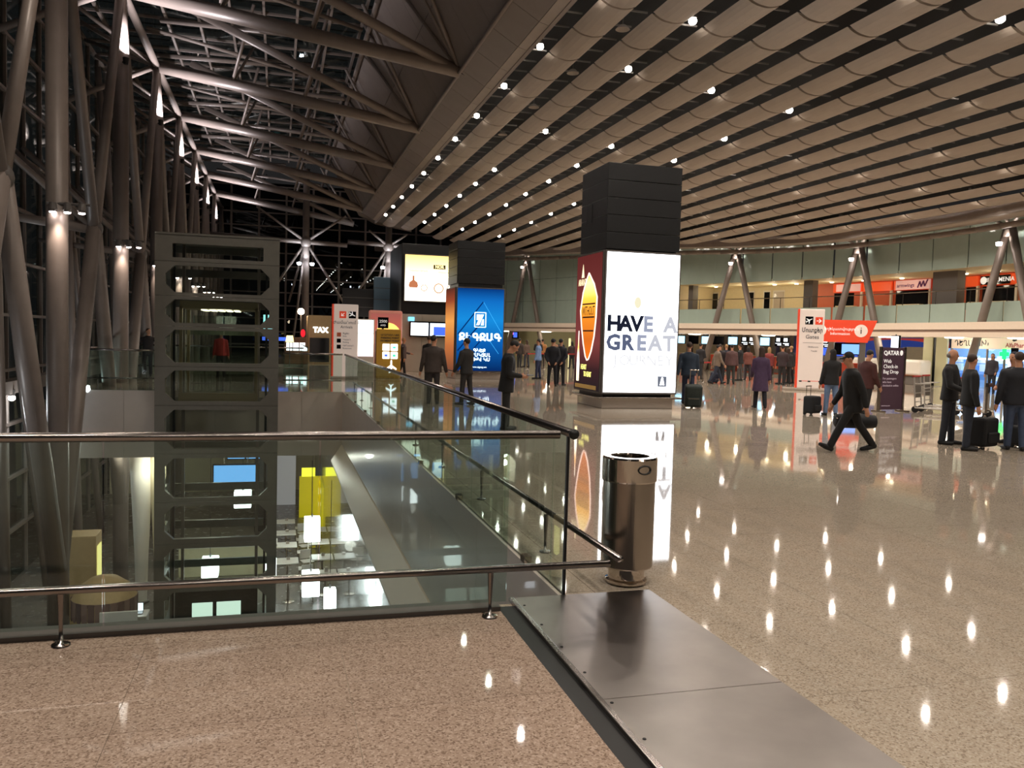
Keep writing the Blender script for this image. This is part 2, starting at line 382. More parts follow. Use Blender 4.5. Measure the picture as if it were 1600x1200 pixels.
# ---- left curtain wall
wl = struct(link('wall_left', None)); WX = -8.4
gp = MB().box(-.01,.01,0,1.96,0,1.72).mesh('pane', 'wall_glass')
for j in range(30):
    for i in range(12):
        if j < 22 or i > 3: link('pane', gp, wl, (WX,4+j*2+.02,LOW+.02+i*1.76))
mm = MB().box(-.09,.09,-.04,.04,LOW,RZ).mesh('mullion', 'steel_paint')
for j in range(31): link('mullion', mm, wl, (WX,4+j*2,0))
tm = MB().box(-.06,.12,0,60,-.05,.05).mesh('transom', 'steel_paint')
for i in range(1,13): link('transom', tm, wl, (WX,4,LOW+i*1.76))
MB().box(WX-.2,WX+.5,4,64,-.35,.05).build('ledge', 'steel_paint', wl)
# ---- far glazed end wall
wf = struct(link('wall_end', None)); EY = 80
gp = MB().box(.02,2.38,-.01,.01,.02,1.18).mesh('pane', pane('end_glass', (.3,.34,.36)))
for i in range(11):
    for k in range(13): link('pane', gp, wf, (-9+i*2.4,EY,-.6+k*1.2))
mm = MB().box(-.09,.09,-.1,.1,-2,15).mesh('mullion', 'steel_paint'); tm = MB().box(0,26.4,-.05,.05,-.06,.06).mesh('transom', 'steel_paint')
for i in range(12): link('mullion', mm, wf, (-9+i*2.4,EY,0))
for k in range(14): link('transom', tm, wf, (-9,EY,-.6+k*1.2))
struct(MB().box(-14,40,96,96.3,-8,18).build('wall_night_backdrop', mat('night_facade', (10,10,13), .9)))
# ================================================================== STEEL FRAME
CX = -4.93; NODE = 12.55
def CY(k): return 21.45+8.07*(k+1)
GRP = 'columns along the glazed side'
for k in range(-2,7):
    y = CY(k); t = thing('steel_column', 'tall grey round steel column with a brightly uplit tapering head' if k >= 0 else 'grey round steel column lit from above by three floodlights, beside the domed stall', 'column', (CX,y,LOW), group=GRP if k >= 0 else None)
    if k == -2: t['label'] = 'grey round steel column in the lattice row next to the floodlit column'
    MB().tube((0,0,0),(0,0,10.5-LOW),.235,n=18).build('shaft', 'steel_paint', t, smooth=True)
    MB().lathe([(0,0),(.45,0),(.45,.04),(.3,.06),(.25,.2)],n=18).build('base_plate', 'steel_dark', t)
    MB().tube((0,0,10.5-LOW),(0,0,NODE-LOW),.24,.13,n=18).build('tapered_head', 'steel_paint', t, smooth=True)
    MB().ell((0,0,NODE-LOW),.2,.2,.2).build('node_ball', 'steel_paint', t, smooth=True)
    if k < 6:                                      # lattice: legs from the column foot to the mid-bay node, braces up to the heads
        b = thing('lattice_brace', 'grey steel tube lattice of crossing legs and braces between two columns', 'steel bracing', (CX,y+4.03,4.5), group='lattice braces between the columns')
        MB().ell((0,0,0),.23,.23,.26).build('node', 'steel_dark', b, smooth=True)
        for s in (-1,1):
            MB().tube((0,s*.05,0),(0,s*3.95,-8.4),.19,.21,n=14).build('leg', 'steel_paint', b, smooth=True)
            MB().tube((0,s*.05,0),(0,s*4.0,NODE-4.5),.15,.13,n=12).build('brace', 'steel_paint', b, smooth=True)
        MB().tube((0,0,0),(WX-CX+.1,0,.35),.16,.07,n=10).build('tie_arm', 'steel_paint', b, smooth=True)
        MB().tube((0,0,.0),(WX-CX+.1,-2,3.2),.09,n=8).build('tie_strut', 'steel_paint', b, smooth=True)
        MB().tube((0,0,.0),(WX-CX+.1,2,3.2),.09,n=8).build('tie_strut', 'steel_paint', b, smooth=True)
        MB().tube((0,s*4,NODE-4.5),(WX-CX+.1,3,NODE-6.6),.11,n=8).build('tie_strut', 'steel_paint', b, smooth=True)
        MB().tube((-1.6,-2.2,-11),(-2.9,1.2,8.5),.13,n=10).build('raking_post', 'steel_paint', b, smooth=True)
        MB().tube((-1.9,3.0,-11),(-2.7,-1.5,8.5),.13,n=10).build('raking_post', 'steel_paint', b, smooth=True)
for k in range(-2,6):
    y = CY(k); ye = y-2.15; E = Vector((5.66,ye,10.5)); Nn = Vector((CX,y,NODE))
    t = thing('roof_truss', 'grey tubular roof truss fanning from a column head to the ceiling edge', 'roof truss', (CX,y,NODE), group='roof trusses over the atrium side')
    g = lambda p: Vector(p)-Nn
    MB().tube((0,0,0), g(E), .25,.22,n=14).build('bottom_chord', 'steel_paint', t, smooth=True)
    MB().tube(g(E), g((6.0,ye,10.36)), .05,.05,n=8).build('end_pin', 'black_gap', t)
    MB().tube(g((CX+.8,ye-.7,14.35)), g(E-Vector((.3,-.05,-.12))), .16,n=12).build('raking_chord', 'steel_paint', t, smooth=True)
    MB().tube(g((CX-2.5,ye-1.2,14.35)), g((.4,ye-1.9,14.35)), .1,n=10).build('upper_chord', 'steel_paint', t, smooth=True)
    MB().tube(g((CX+.2,ye+1.8,14.3)), g((2.9,ye-2.6,12.9)), .1,n=10).build('diagonal_chord', 'steel_paint', t, smooth=True)
    MB().tube(g((CX-.5,ye-5.2,14.3)), g((3.1,ye-.8,14.0)), .08,n=10).build('diagonal_chord', 'steel_paint', t, smooth=True)
    for a in ((2.9,ye-3.2,14.1),(3.2,ye-.8,14.2),(3.3,ye+1.6,14.1)): MB().tube(g(E), g(a), .07,n=8).build('strut', 'steel_paint', t, smooth=True)
    for s in (.28,.55):
        m = Nn.lerp(E,s)
        for dy in (-2.2,2.2): MB().tube(g(m), g((m.x+.9,m.y+dy,14.5)), .065,n=8).build('strut', 'steel_paint', t, smooth=True)
    for dy in (-3,0,3): MB().tube((0,0,0), g((WX+.2,y+dy,14.2)), .085,n=8).build('eave_strut', 'steel_paint', t, smooth=True)
    MB().tube((0,0,0), (0,8.07,0), .14,n=12).build('eave_tube', 'steel_paint', t, smooth=True)
    MB().tube(g((3.35,ye-4,13.95)), g((3.35,ye+4.07,13.95)), .1,n=8).build('edge_purlin', 'steel_paint', t, smooth=True)
for x0 in (1.95, 8.24):                             # mast trees before the end wall
    t = thing('steel_mast', 'round steel mast with a floodlit star of struts before the dark end glazing', 'column', (x0,66,0), group='star-headed masts by the end wall')
    MB().tube((0,0,0),(0,0,14.2 if x0 < 5 else 10.6),.3,.24,n=16).build('shaft', 'steel_paint', t, smooth=True)
    MB().ell((0,0,8.7),.42,.42,.5).build('star_node', 'steel_paint', t, smooth=True)
    for dx,dy,dz in ((-3.2,0,-5.0),(-1.0,-1,-8.6),(3.6,0,-5.6),(-3.6,-1,2.3),(2.9,-1,2.0),(-1.2,1,-4.6)):
        if x0 > 5 and dz > 0: dx *= .45; dz *= .45
        MB().tube((0,0,8.7),(dx,dy,8.7+dz),.11,.08,n=10).build('strut', 'steel_paint', t, smooth=True)
    MB().tube((-6.9 if x0 < 5 else -3.15,0,8.9),(3.1 if x0 < 5 else 6,0,8.6),.17,n=14).build('cross_tube', 'steel_paint', t, smooth=True)
    for dx in (-.5,.45): 
        lp = MB().lathe([(0,0),(.13,0),(.16,.16),(0,.2)],(dx,-.6,6.9),n=12); lp.build('floodlight', [glow('flood_face', (235,240,255), 30)], t)
        spot('mast_flood', (x0+dx*.6,65.0,7.2), (x0,66,9.0), 110, 95, (.82,.88,1), parent=None)
# ================================================================== CURVED HALL WALL
wr = struct(link('wall_right', None))
U0, U1 = u_of(1720), u_of(745)                      # visible run (u grows to the far left)
UB = u_of(1046,1.4)                                 # balcony opening ends here
def wbox(name, pxl, pxr, off, z0, z1, m, parent, th=.1, bev=0):
    a, b = wall(u_of(pxl,off),off,0), wall(u_of(pxr,off),off,0); d = b-a; c = (a+b)/2; w = d.length/2
    mb = MB(); (mb.bev(-w,w,0,th,z0,z1,bev) if bev else mb.box(-w,w,0,th,z0,z1))
    o = mb.build(name, m, parent, loc=c, rz=math.atan2(d.y,d.x)); return o, w*2
def wtop(name, label, cat, px, off=0, group=None, z=0): u = u_of(px,off); return thing(name, label, cat, wall(u,off,z), wrot(u), group)
slab(MB(), U0, U1, 0, 1.6, 2.38, 2.60).build('canopy_fascia', 'beige_fascia', wr)
slab(MB(), U0, U1, .06, 1.6, 2.60, 2.72).build('canopy_groove', 'beige_groove', wr)
slab(MB(), U0, U1, 0, 1.6, 2.72, 3.05).build('canopy_fascia', 'beige_fascia', wr)
slab(MB(), U0, U1, 1.6, 9, 2.42, 2.5).build('lower_soffit', 'white_paint', wr)
slab(MB(), U0, U1, 1.6, 5.6, 3.1, 3.2, step=2).build('balcony_floor', 'cream', wr)
slab(MB(), U0, UB, 1.55, 5.6, 5.66, 5.8, step=2).build('balcony_soffit', 'cream', wr)
n = int((U1-U0)/2.0); rw = (U1-U0)/n
for i in range(n):
    u = U0+(i+.5)*rw; rz = wrot(u); w = rw/2-.008
    rows = [(3.05,4.02),(5.66,8.6)] if u < UB else [(3.05,4.9),(4.91,6.7),(6.71,8.9)]
    for z0,z1 in rows: MB().box(-w,w,0,.05,z0,z1-.008).build('glass_panel', 'green_glass', wr, loc=wall(u,1.42), rz=rz)
slab(MB(), U0, UB, 5.6, 5.75, 3.2, 5.7, step=2).build('balcony_back', 'cream', wr)
slab(MB(), U0, U1, 8.8, 9, 0, 2.45, step=2).build('lower_back', mat('olive_wall', (206,204,166), .55), wr)
slab(MB(), UB, UB+.3, 1.5, 5.6, 3.1, 5.8).build('balcony_end', 'cream', wr)
rl = tag(link('balcony_railing', None), 'long thin metal railing along the upper balcony opening', 'railing')
tb = MB(); nn = int((UB-U0)/2)
for i in range(nn): tb.tube(wall(U0+i*2,1.38,4.62), wall(U0+i*2+2,1.38,4.62), .025, n=6); 
tb.build('handrail', 'rail_steel', rl)
pm_ = MB().tube((0,0,4.0),(0,0,4.62),.02,n=6).mesh('post', 'rail_steel')
for i in range(nn): link('post', pm_, rl, wall(U0+i*2,1.38))
# upper floor doors, piers and airline desks behind the balcony
dn_ = 1
for a,b,m in ((1090,1098,'wood_brown'),(1103,1118,'dark_window'),(1166,1174,'dark_screen'),(1191,1199,'dark_screen'),(1206,1221,'grey_fascia'),(1274,1292,'grey_fascia')):
    d = struct(link('door_%d' % dn_, None)); dn_ += 1
    wbox('leaf', a, b, 5.5, 3.2, 5.3, m, d, .08); wbox('door_frame', a-1.5, b+1.5, 5.55, 3.2, 5.4, 'white_paint', d, .05)
for a,b in ((1073,1080),(1252,1266),(1452,1490)): wbox('pier', a, b, 2.2, 3.1, 5.7, mat('pier_grey', (104,98,92), .5), wr, .5)
wbox('shop_wall', 1268, 1455, 5.3, 3.2, 5.7, 'orange_wall', wr, .1); wbox('shop_wall', 1490, 1660, 5.3, 3.2, 5.7, 'orange_wall', wr, .1)
def desk(px0, px1, label, glassl):
    t = wtop('ticket_desk', label, 'ticket desk', (px0+px1)/2, 4.6)
    bpy.context.view_layer.update(); inv = t.matrix_world.inverted()
    def loc(name, a, b, off, z0, z1, m, th):
        o, w = wbox(name, a, b, off, z0, z1, m, None, th); mw = o.matrix_basis.copy(); o.parent = t; o.matrix_basis = inv @ mw; return o, w
    loc('window', px0, px1, 5.1, 3.9, 5.05, 'dark_window', .1)
    loc('counter', px0+2, px1-(px1-px0)*.25, 4.4, 3.2, 4.25, 'cream', .35)
    loc('header', px0-2, px1+2, 4.9, 5.08, 5.6, glassl, .12); loc('jamb', px1, px1+3, 4.9, 3.2, 5.1, 'white_paint', .12); return t
WH = mat('sign_pink', (240,190,184), .5, emit=.25)
desk(1300,1340,'upstairs ticket desk with a short white sign on orange, beside the grey door','orange_sign')
desk(1346,1386,'upstairs ticket desk under a plain orange header between two signs','orange_sign')
desk(1394,1445,'upstairs ticket desk under the pink sign with the zigzag mark','orange_sign')
desk(1505,1520,'narrow upstairs ticket window with orange header by the grey pier','orange_sign')
desk(1530,1580,'upstairs ticket desk under the black oval-mark sign','orange_sign')
def wsign(name, label, px0, px1, off, z0, z1, m, lines, th=.08, cat='sign'):
    u = (u_of(px0,off)+u_of(px1,off))/2; w = (wall(u_of(px0,off),off)-wall(u_of(px1,off),off)).length
    t = thing(name, label, cat, wall(u,off,z0), wrot(u)); MB().box(-w/2,w/2,0,th,0,z1-z0).build('board', m, t)
    for body,fx,fz,sz,mm in lines: text('lettering', body, sz, mm, t, (fx*w,-.006,fz*(z1-z0)), bold=.004)
    return t, w
TX = mat('print_dark', (40,36,44), .6); TP = mat('print_purple', (110,40,110), .6); TW = mat('print_white', (245,242,238), .5, emit=.4); TR = mat('print_red', (170,44,40), .6)
wsign('shop_sign','blank pale sign on the orange header over the upstairs desk',1303,1340,4.75,5.12,5.55,WH,[])
t,w = wsign('shop_sign','pink upstairs sign with small lettering and a purple zigzag mark',1394,1447,4.75,5.08,5.6,WH,[('armwings',-.2,.45,.3,TP)])
MB().tube((w*.16,-.02,.08),(w*.22,-.02,.42),.035).tube((w*.22,-.02,.42),(w*.26,-.02,.12),.035).tube((w*.26,-.02,.12),(w*.32,-.02,.44),.035).tube((w*.32,-.02,.44),(w*.36,-.02,.14),.035).tube((w*.36,-.02,.14),(w*.44,-.02,.5),.035).build('zigzag_mark', TP, t)
t,w = wsign('shop_sign','black upstairs sign with a white oval mark and white lettering',1526,1570,4.75,5.1,5.55,'dark_screen',[('AIR ARMENIA',.12,.5,.3,TW)])
MB().lathe([(0,0),(.19,0)],n=18).build('oval_mark', TW, t, loc=(-w*.4,-.01,.22)).rotation_euler = (math.pi/2,0,0)
for p in (1075,1120,1165,1210,1245,1300,1350,1410,1510,1560):
    u = u_of(p,4.2); tag(MB().lathe([(0,0),(.1,0),(.12,.04)],n=12).build('balcony_lamp', glow('balcony_lens',(255,240,205),8), loc=wall(u,3.9,5.61)), 'small round lamp in the balcony ceiling', 'lamp', 'balcony ceiling lamps')
    point('balcony_light', wall(u,3.6,5.2), 16 if p < 1250 else 9, (1,.86,.62), .12)
# inverted V columns that carry the rim
for i,pxv in enumerate((1567,1335,1145,820)):
    u = u_of(pxv,.75); zt = 7.15+zrim(u); c = wall(u,.75)
    t = thing('v_column', 'leaning pair of grey steel tubes meeting in a lit head at the curved wall', 'column', wall(u,.75,0), wrot(u), 'leaning column pairs along the curved wall')
    for s in (-1,1): MB().tube((s*.12,0,zt),(s*(zt*.285+.1),0,0),.17,.19,n=12).build('leg', 'steel_paint', t, smooth=True)
    MB().tube((0,0,zt-.35),(0,0,zt+.15),.24,.2,n=12).build('head', 'steel_paint', t, smooth=True)
    for s in (-1,0,1): MB().tube((0,0,zt),(s*1.4,-.5,zt+.95),.07,n=8).build('strut', 'steel_paint', t, smooth=True)
    MB().lathe([(0,0),(.11,0),(.13,.14),(0,.16)],n=10).build('uplight', glow('uplight_face',(255,240,230),14), t, loc=(-.1,-.42,zt-.75))
    p = wall(u,.25,zt-.8); spot('v_uplight', p, wall(u,.75,zt+.1), 190, 80, (1,.92,.85))
# ---- lower level of the wall: lights, pilasters, check-in positions
disc = MB().lathe([(0,0),(.36,0),(.4,.05)],n=18).mesh('canopy_light', glow('canopy_disc',(255,248,225),9))
for i,p in enumerate((788,853,960,1085,1200,1300,1385,1490,1590)):
    u = u_of(p,.6); tag(link('canopy_light', disc, None, wall(u,.6,2.33)), 'round flat lamp glowing under the beige canopy edge', 'lamp', 'round lamps under the canopy')
    point('canopy_lamp', wall(u,.9,2.1), SHOP_W, (1,.88,.7), .3)
for p in (1075,1100,1134,1160,1186,1210,1238,1262): wbox('pilaster', p-2.5, p+2.5, 4.6, 0, 2.42, mat('pilaster', (120,112,104), .5), wr, .4)
wbox('check_in_back', 1050, 1275, 7.4, 0, 2.42, 'cream', wr, .1)
wbox('olive_panel', 1443, 1457, 2.0, 0, 2.4, 'olive_wall', wr, .1); wbox('black_strip', 1457.5, 1462, 2.05, 0, 2.4, 'black_panel', wr, .1); wbox('olive_panel', 1462.5, 1480, 2.0, 0, 2.4, 'olive_wall', wr, .1)
SB = glow('screen_blue', (150,205,235), 2.4); SW = glow('screen_white', (235,242,250), 3.0); SD = glow('screen_royal', (60,90,190), 1.6)
def monitor(px, w, label, face, rot=.0, off=2.2, z0=1.72, h=.56, tilt=0, extra=None):
    t = wtop('wall_monitor', label, 'monitor', px, off, 'check-in monitors', z=z0); t.rotation_euler.z += rot
    MB().bev(-w/2,w/2,0,.09,0,h,.015).build('casing', 'dark_screen', t); MB().tube((0,.045,h),(0,.045,2.42-z0),.03,n=8).build('hanger', 'steel_dark', t)
    if face: MB().box(-w/2+.04,w/2-.04,-.008,.001,.04,h-.04).build('screen', face, t)
    if extra:
        for q in (-.25,.25):
            MB().box(w*q-.13*w,w*q+.1*w,-.008,.001,h*.55,h-.05).build('screen_block', SW, t)
            MB().box(w*q-.18*w,w*q+.2*w,-.006,.001,h*.3,h*.36).build('screen_line', SW, t)
            MB().box(w*q-.05*w,w*q+.2*w,-.006,.001,h*.12,h*.2).build('screen_line', SW, t)
    return t
for i,p in enumerate((1064,1103,1145,1195)): monitor(p,.66,'hanging check-in monitor with a glowing pale blue screen',SB,.25)
for p in (1083,1122): monitor(p,.85,'hanging check-in display switched off and black',None,off=2.6)
for p in (1169,1222,1284): monitor(p,1.1,'hanging check-in display with white blocks on black',None,off=2.6,extra=1)
t = monitor(1398,.8,'tilted white glowing monitor above the purple banner stand',SW,-.3,off=-3,z0=1.75,h=.62); t['group'] = 'standing screens'
for p in (1078,1128,1180,1230):
    t = wtop('check_in_counter', 'orange-red fronted check-in counter behind the queue', 'counter', p, 3.4, 'check-in counters')
    MB().bev(-.9,.9,0,.7,0,1.05,.03).build('body', mat('counter_orange',(200,74,44),.5), t); MB().bev(-.95,.95,-.06,.76,1.05,1.1,.015).build('top', 'cream', t)
    MB().box(-.9,.9,-.02,.0,.05,.3).build('kick_panel', 'pier_grey', t)
# airline branding wall, pods
bw = thing('airline_wall', 'blue branded wall with a curved white and red sweep behind the check-in pods', 'wall panel', wall(u_of(1375,6),6,0), wrot(u_of(1375,6)))
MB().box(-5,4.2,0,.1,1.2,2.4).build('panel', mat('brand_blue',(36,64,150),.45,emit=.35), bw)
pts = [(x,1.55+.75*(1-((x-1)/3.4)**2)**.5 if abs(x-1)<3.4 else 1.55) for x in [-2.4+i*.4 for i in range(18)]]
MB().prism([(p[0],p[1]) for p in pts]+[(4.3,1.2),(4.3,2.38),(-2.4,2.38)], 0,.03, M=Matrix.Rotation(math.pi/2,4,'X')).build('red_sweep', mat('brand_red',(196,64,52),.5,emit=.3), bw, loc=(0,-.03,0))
MB().box(-5,-1.5,-.05,0,1.25,1.75).build('blue_window', SD, bw); MB().box(-5,4.2,0,.1,0,1.2).build('plinth', 'white_paint', bw)
MB().box(1.8,3.9,-.08,-.03,.4,1.9).build('pale_poster', 'cream', bw)
for p,lab in ((1375,'white rounded check-in pod left of the banner stand'),(1420,'white rounded check-in pod behind the luggage trolleys'),(1335,'white rounded check-in pod behind the walking man')):
    t = wtop('check_in_pod', lab, 'counter', p, 1.0); MB().bev(-.75,.75,0,.8,.45,1.25,.12).build('pod', 'white_paint', t); MB().bev(-.7,.7,.05,.75,0,.45,.02).build('plinth', 'pier_grey', t); MB().bev(-.8,.8,-.04,.5,.44,.5,.01).build('shelf','wood_brown',t)
# pharmacy
ph = thing('pharmacy_shop', 'pharmacy shopfront with pale sign band and bright blue-lit window', 'shopfront', wall(u_of(1545,1.8),1.8,0), wrot(u_of(1545,1.8)))
PW = 4.6
MB().box(-2.2,2.6,0,.12,1.88,2.40).build('sign_band', mat('pharm_sign',(226,208,186),.5,emit=.3), ph)
text('lettering', 'ԴԵՂԱՏՈՒՆ', .36, TX, ph, (-1.0,-.01,2.12), bold=.006); text('lettering', 'AlfaPharm', .28, TR, ph, (1.5,-.01,2.06), bold=.004)
MB().ell((1.35,-.01,2.29),.09,.006,.05).ell((1.45,-.01,2.31),.05,.006,.05).build('leaf_mark', TX, ph)
BL = mat('pharm_blue',(120,160,215),.5,emit=.7)
MB().box(-5.2,2.6,2.2,2.3,0,1.88).build('back_shelves', BL, ph)
for i,x in enumerate((-2.2,-.1,.85,1.95,2.6)): MB().box(x-.03,x+.03,0,.08,0,1.88).build('window_post', 'steel_paint', ph)
for x0,x1 in ((-2.17,-.13),(-.07,.82),(.88,1.92)): MB().box(x0,x1,.03,.04,.02,1.87).build('pane', 'shop_glass', ph)
for k in range(3):
    for j in range(14): MB().box(-4.5+j*.5,-4.12+j*.5,2.05,2.18,.35+k*.42,.35+k*.42+.2+.08*((j*7+k)%3)).build('packet', mat('packet_%d'%((j+k)%3),[(225,235,240),(90,140,215),(200,220,235)][(j+k)%3],.5,emit=.35), ph)
for x in (-3.2,-2.0,-.8,.4,1.4): MB().box(x-.3,x+.3,1.5,1.9,1.36,1.44).build('shelf_light', glow('pharm_lamp',(235,245,255),6), ph)
point('pharmacy_lamp', wall(u_of(1545,3.2),3.2,1.7), SHOP_W*.6, (.8,.9,1), .2)
cr = thing('pharmacy_cross', 'glowing green cross sign in the pharmacy window', 'sign', wall(u_of(1569,1.6),1.6,1.42), wrot(u_of(1569,1.6)))
MB().box(-.23,.23,0,.06,.16,.34).box(-.09,.09,-.001,.061,.02,.48).build('cross', glow('green_led',(30,230,90),3), cr)
t = thing('blue_light_sign', 'round white-blue glowing sign on a post beside the pharmacy', 'sign', wall(u_of(1586,1.2),1.2,0), wrot(u_of(1586,1.2)))
MB().tube((0,0,0),(0,0,1.9),.03,n=8).build('post','steel_dark',t); MB().lathe([(0,-.05),(.24,-.05),(.24,.05),(0,.05)],n=20).build('disc', glow('blue_disc',(190,200,255),5), t, loc=(0,-.05,1.25)).rotation_euler=(math.pi/2,0,0); MB().box(-.15,.15,-.05,.05,1.55,1.95).build('black_box','dark_screen',t)
# area under the canopy left of the big pillar
wbox('olive_wall', 770, 905, 5.0, 0, 2.42, 'olive_wall', wr, .1)
for a,b,lab in ((809,823,'small lit opening'),(876,892,'lit doorway')):
    wbox('lit_opening', a, b, 4.9, .9 if a<850 else 0, 1.9, glow('lit_room',(235,220,160),1.1), wr, .05)
t = wtop('wall_monitor','small monitor with pink and blue rows above the far queue','monitor',802,3.0,z=1.75); MB().bev(-.6,.6,0,.1,0,.62,.02).build('casing','dark_screen',t); MB().box(-.5,.0,-.01,0,.35,.55).build('screen_block',glow('pink_rows',(235,110,190),2),t); MB().box(.02,.5,-.01,0,.1,.55).build('screen_block',SD,t); MB().tube((0,.05,.6),(0,.05,.68),.03).build('hanger','steel_dark',t)
# ================================================================== BALUSTRADES
def bal_front():
    t = tag(link('glass_balustrade', None), 'frameless glass balustrade with steel handrail along the near edge of the atrium', 'balustrade')
    xs = [-5.94+i*1.24 for i in range(7)]; Yg = 5.31
    for i in range(6): 
        x1 = min(xs[i+1],1.86); MB().box(xs[i]+.006,x1-.006,Yg-.006,Yg+.006,.03,1.13).build('glass_pane', 'rail_glass', t)
    MB().tube((-6,Yg,1.155),(1.84,Yg,1.155),.029,n=16).build('handrail', 'rail_steel', t, smooth=True)
    MB().tube((-6,5.08,.335),(2.14,5.08,.318),.024,n=16).build('bumper_rail', 'rail_steel', t, smooth=True)
    for x in (1.33,-1.16,-3.65):
        p = MB().lathe([(.05,0),(.05,.012),(.012,.016),(.011,.1),(.02,.3),(.02,.32)],(x,5.1,0),n=12).build('bumper_post', 'rail_steel', t, smooth=True)
        MB().lathe([(0,0),(.012,0),(.012,.01),(0,.012)],n=8).build('bolt','stainless_polished',p,loc=(x+.034,5.07,.012)); MB().lathe([(0,0),(.012,0),(.012,.01),(0,.012)],n=8).build('bolt','stainless_polished',p,loc=(x-.034,5.13,.012))
bal_front()
def bal_right():
    t = tag(link('glass_balustrade', None), 'long glass balustrade with steel handrail receding along the right edge of the atrium', 'balustrade')
    ys = [5.45]+[5.74+1.31*i for i in range(16)]
    for i in range(16): MB().box(AX-.006,AX+.006,ys[i]+.006,ys[i+1]-.006,-.05,1.13).build('glass_pane', 'rail_glass', t)
    MB().box(AX-.009,AX+.009,5.425,5.45,.0,1.13).build('edge_strip', 'black_gap', t)
    MB().tube((AX,5.32,1.155),(AX,25.6,1.155),.03,n=16).build('handrail', 'rail_steel', t, smooth=True)
    MB().tube((AX,5.315,1.155),(AX,5.33,1.155),.036,n=16).build('end_cap', 'black_gap', t, smooth=True)
    MB().tube((2.21,5.06,.345),(2.21,25.6,.32),.024,n=12).build('bumper_rail', 'rail_steel', t, smooth=True)
    for i in range(9): MB().lathe([(.05,0),(.05,.012),(.012,.016),(.011,.1),(.02,.3),(.02,.32)],(2.19,6.6+2.3*i,0),n=10).build('bumper_post', 'rail_steel', t, smooth=True)
    for i in range(8): MB().box(AX-.03,AX+.03,6.3+2.6*i,6.42+2.6*i,-.01,.05).build('clamp','stainless_polished',t)
bal_right()
def bal_far(label, x0, x1, y, n):
    t = tag(link('glass_balustrade', None), label, 'balustrade'); w = (x1-x0)/n
    for i in range(n): MB().box(x0+i*w+.01,x0+(i+1)*w-.01,y-.006,y+.006,0,1.13).build('glass_pane','rail_glass',t)
    MB().tube((x0,y,1.155),(x1,y,1.155),.03,n=10).build('handrail','rail_steel',t,smooth=True)
    MB().tube((x0,y+.3,.33),(x1,y+.3,.33),.024,n=8).build('bumper_rail','rail_steel',t,smooth=True)
    for i in range(max(2,n//2)): MB().lathe([(.05,0),(.012,.016),(.02,.3)],(x0+.5+i*2.2,y+.28,0),n=8).build('bumper_post','rail_steel',t)
bal_far('glass balustrade on the walkway behind the lift, left of the shaft', -5.5, -3.15, 25.95, 2)
bal_far('glass balustrade on the walkway behind the lift, right of the shaft', .15, 1.9, 25.95, 2)
bal_far('glass balustrade along the back edge of the far walkway', -5.5, 1.0, 34.75, 5)
t = tag(link('glass_balustrade', None), 'glass balustrade returning along the left end of the far walkway', 'balustrade')
for i in range(6): MB().box(AXL-.006,AXL+.006,26.1+i*1.43,27.51+i*1.43,0,1.13).build('glass_pane','rail_glass',t)
MB().tube((AXL,26.1,1.155),(AXL,34.7,1.155),.03,n=10).build('handrail','rail_steel',t,smooth=True)
t = tag(link('glass_balustrade', None), 'glass balustrade beside the arrivals sign beyond the atrium', 'balustrade')
for i in range(8): MB().box(1.19,1.21,36+i*1.5,37.48+i*1.5,0,1.13).build('glass_pane','rail_glass',t)
MB().tube((1.2,36,1.155),(1.2,48,1.155),.03,n=10).build('handrail','rail_steel',t,smooth=True)
# ================================================================== LITTER BIN
t = thing('litter_bin', 'cylindrical stainless steel litter bin with open polished top ring at the balustrade corner', 'litter bin', (2.52,5.66,.014))
MB().lathe([(0,0),(.155,0),(.155,.02),(.135,.03),(.135,.13),(0,.13)],n=56).build('foot', 'stainless_polished', t, smooth=False)
MB().lathe([(0,.12),(.188,.12),(.192,.13),(.192,.755),(.0,.755)],n=72).build('body', 'stainless', t)
tp = MB().lathe([(.0,.757),(.2,.757),(.203,.765),(.203,.925),(.196,.94),(.145,.94),(.14,.93),(.135,.80),(0,.80)],n=72).build('top_ring', 'stainless_polished', t)
MB().lathe([(.0,.802),(.133,.802)],n=24).build('dark_opening', 'black_gap', tp)
e = MB(); 
for i in range(20):
    a0, a1 = 2*math.pi*i/20, 2*math.pi*(i+1)/20; f = lambda a: (.207*math.sin(.25*math.cos(a)+.15), -.207*math.cos(.25*math.cos(a)+.15), .86+.03*math.sin(a)); e.tube(f(a0),f(a1),.006,n=6)
e.build('oval_emblem', 'black_gap', tp)
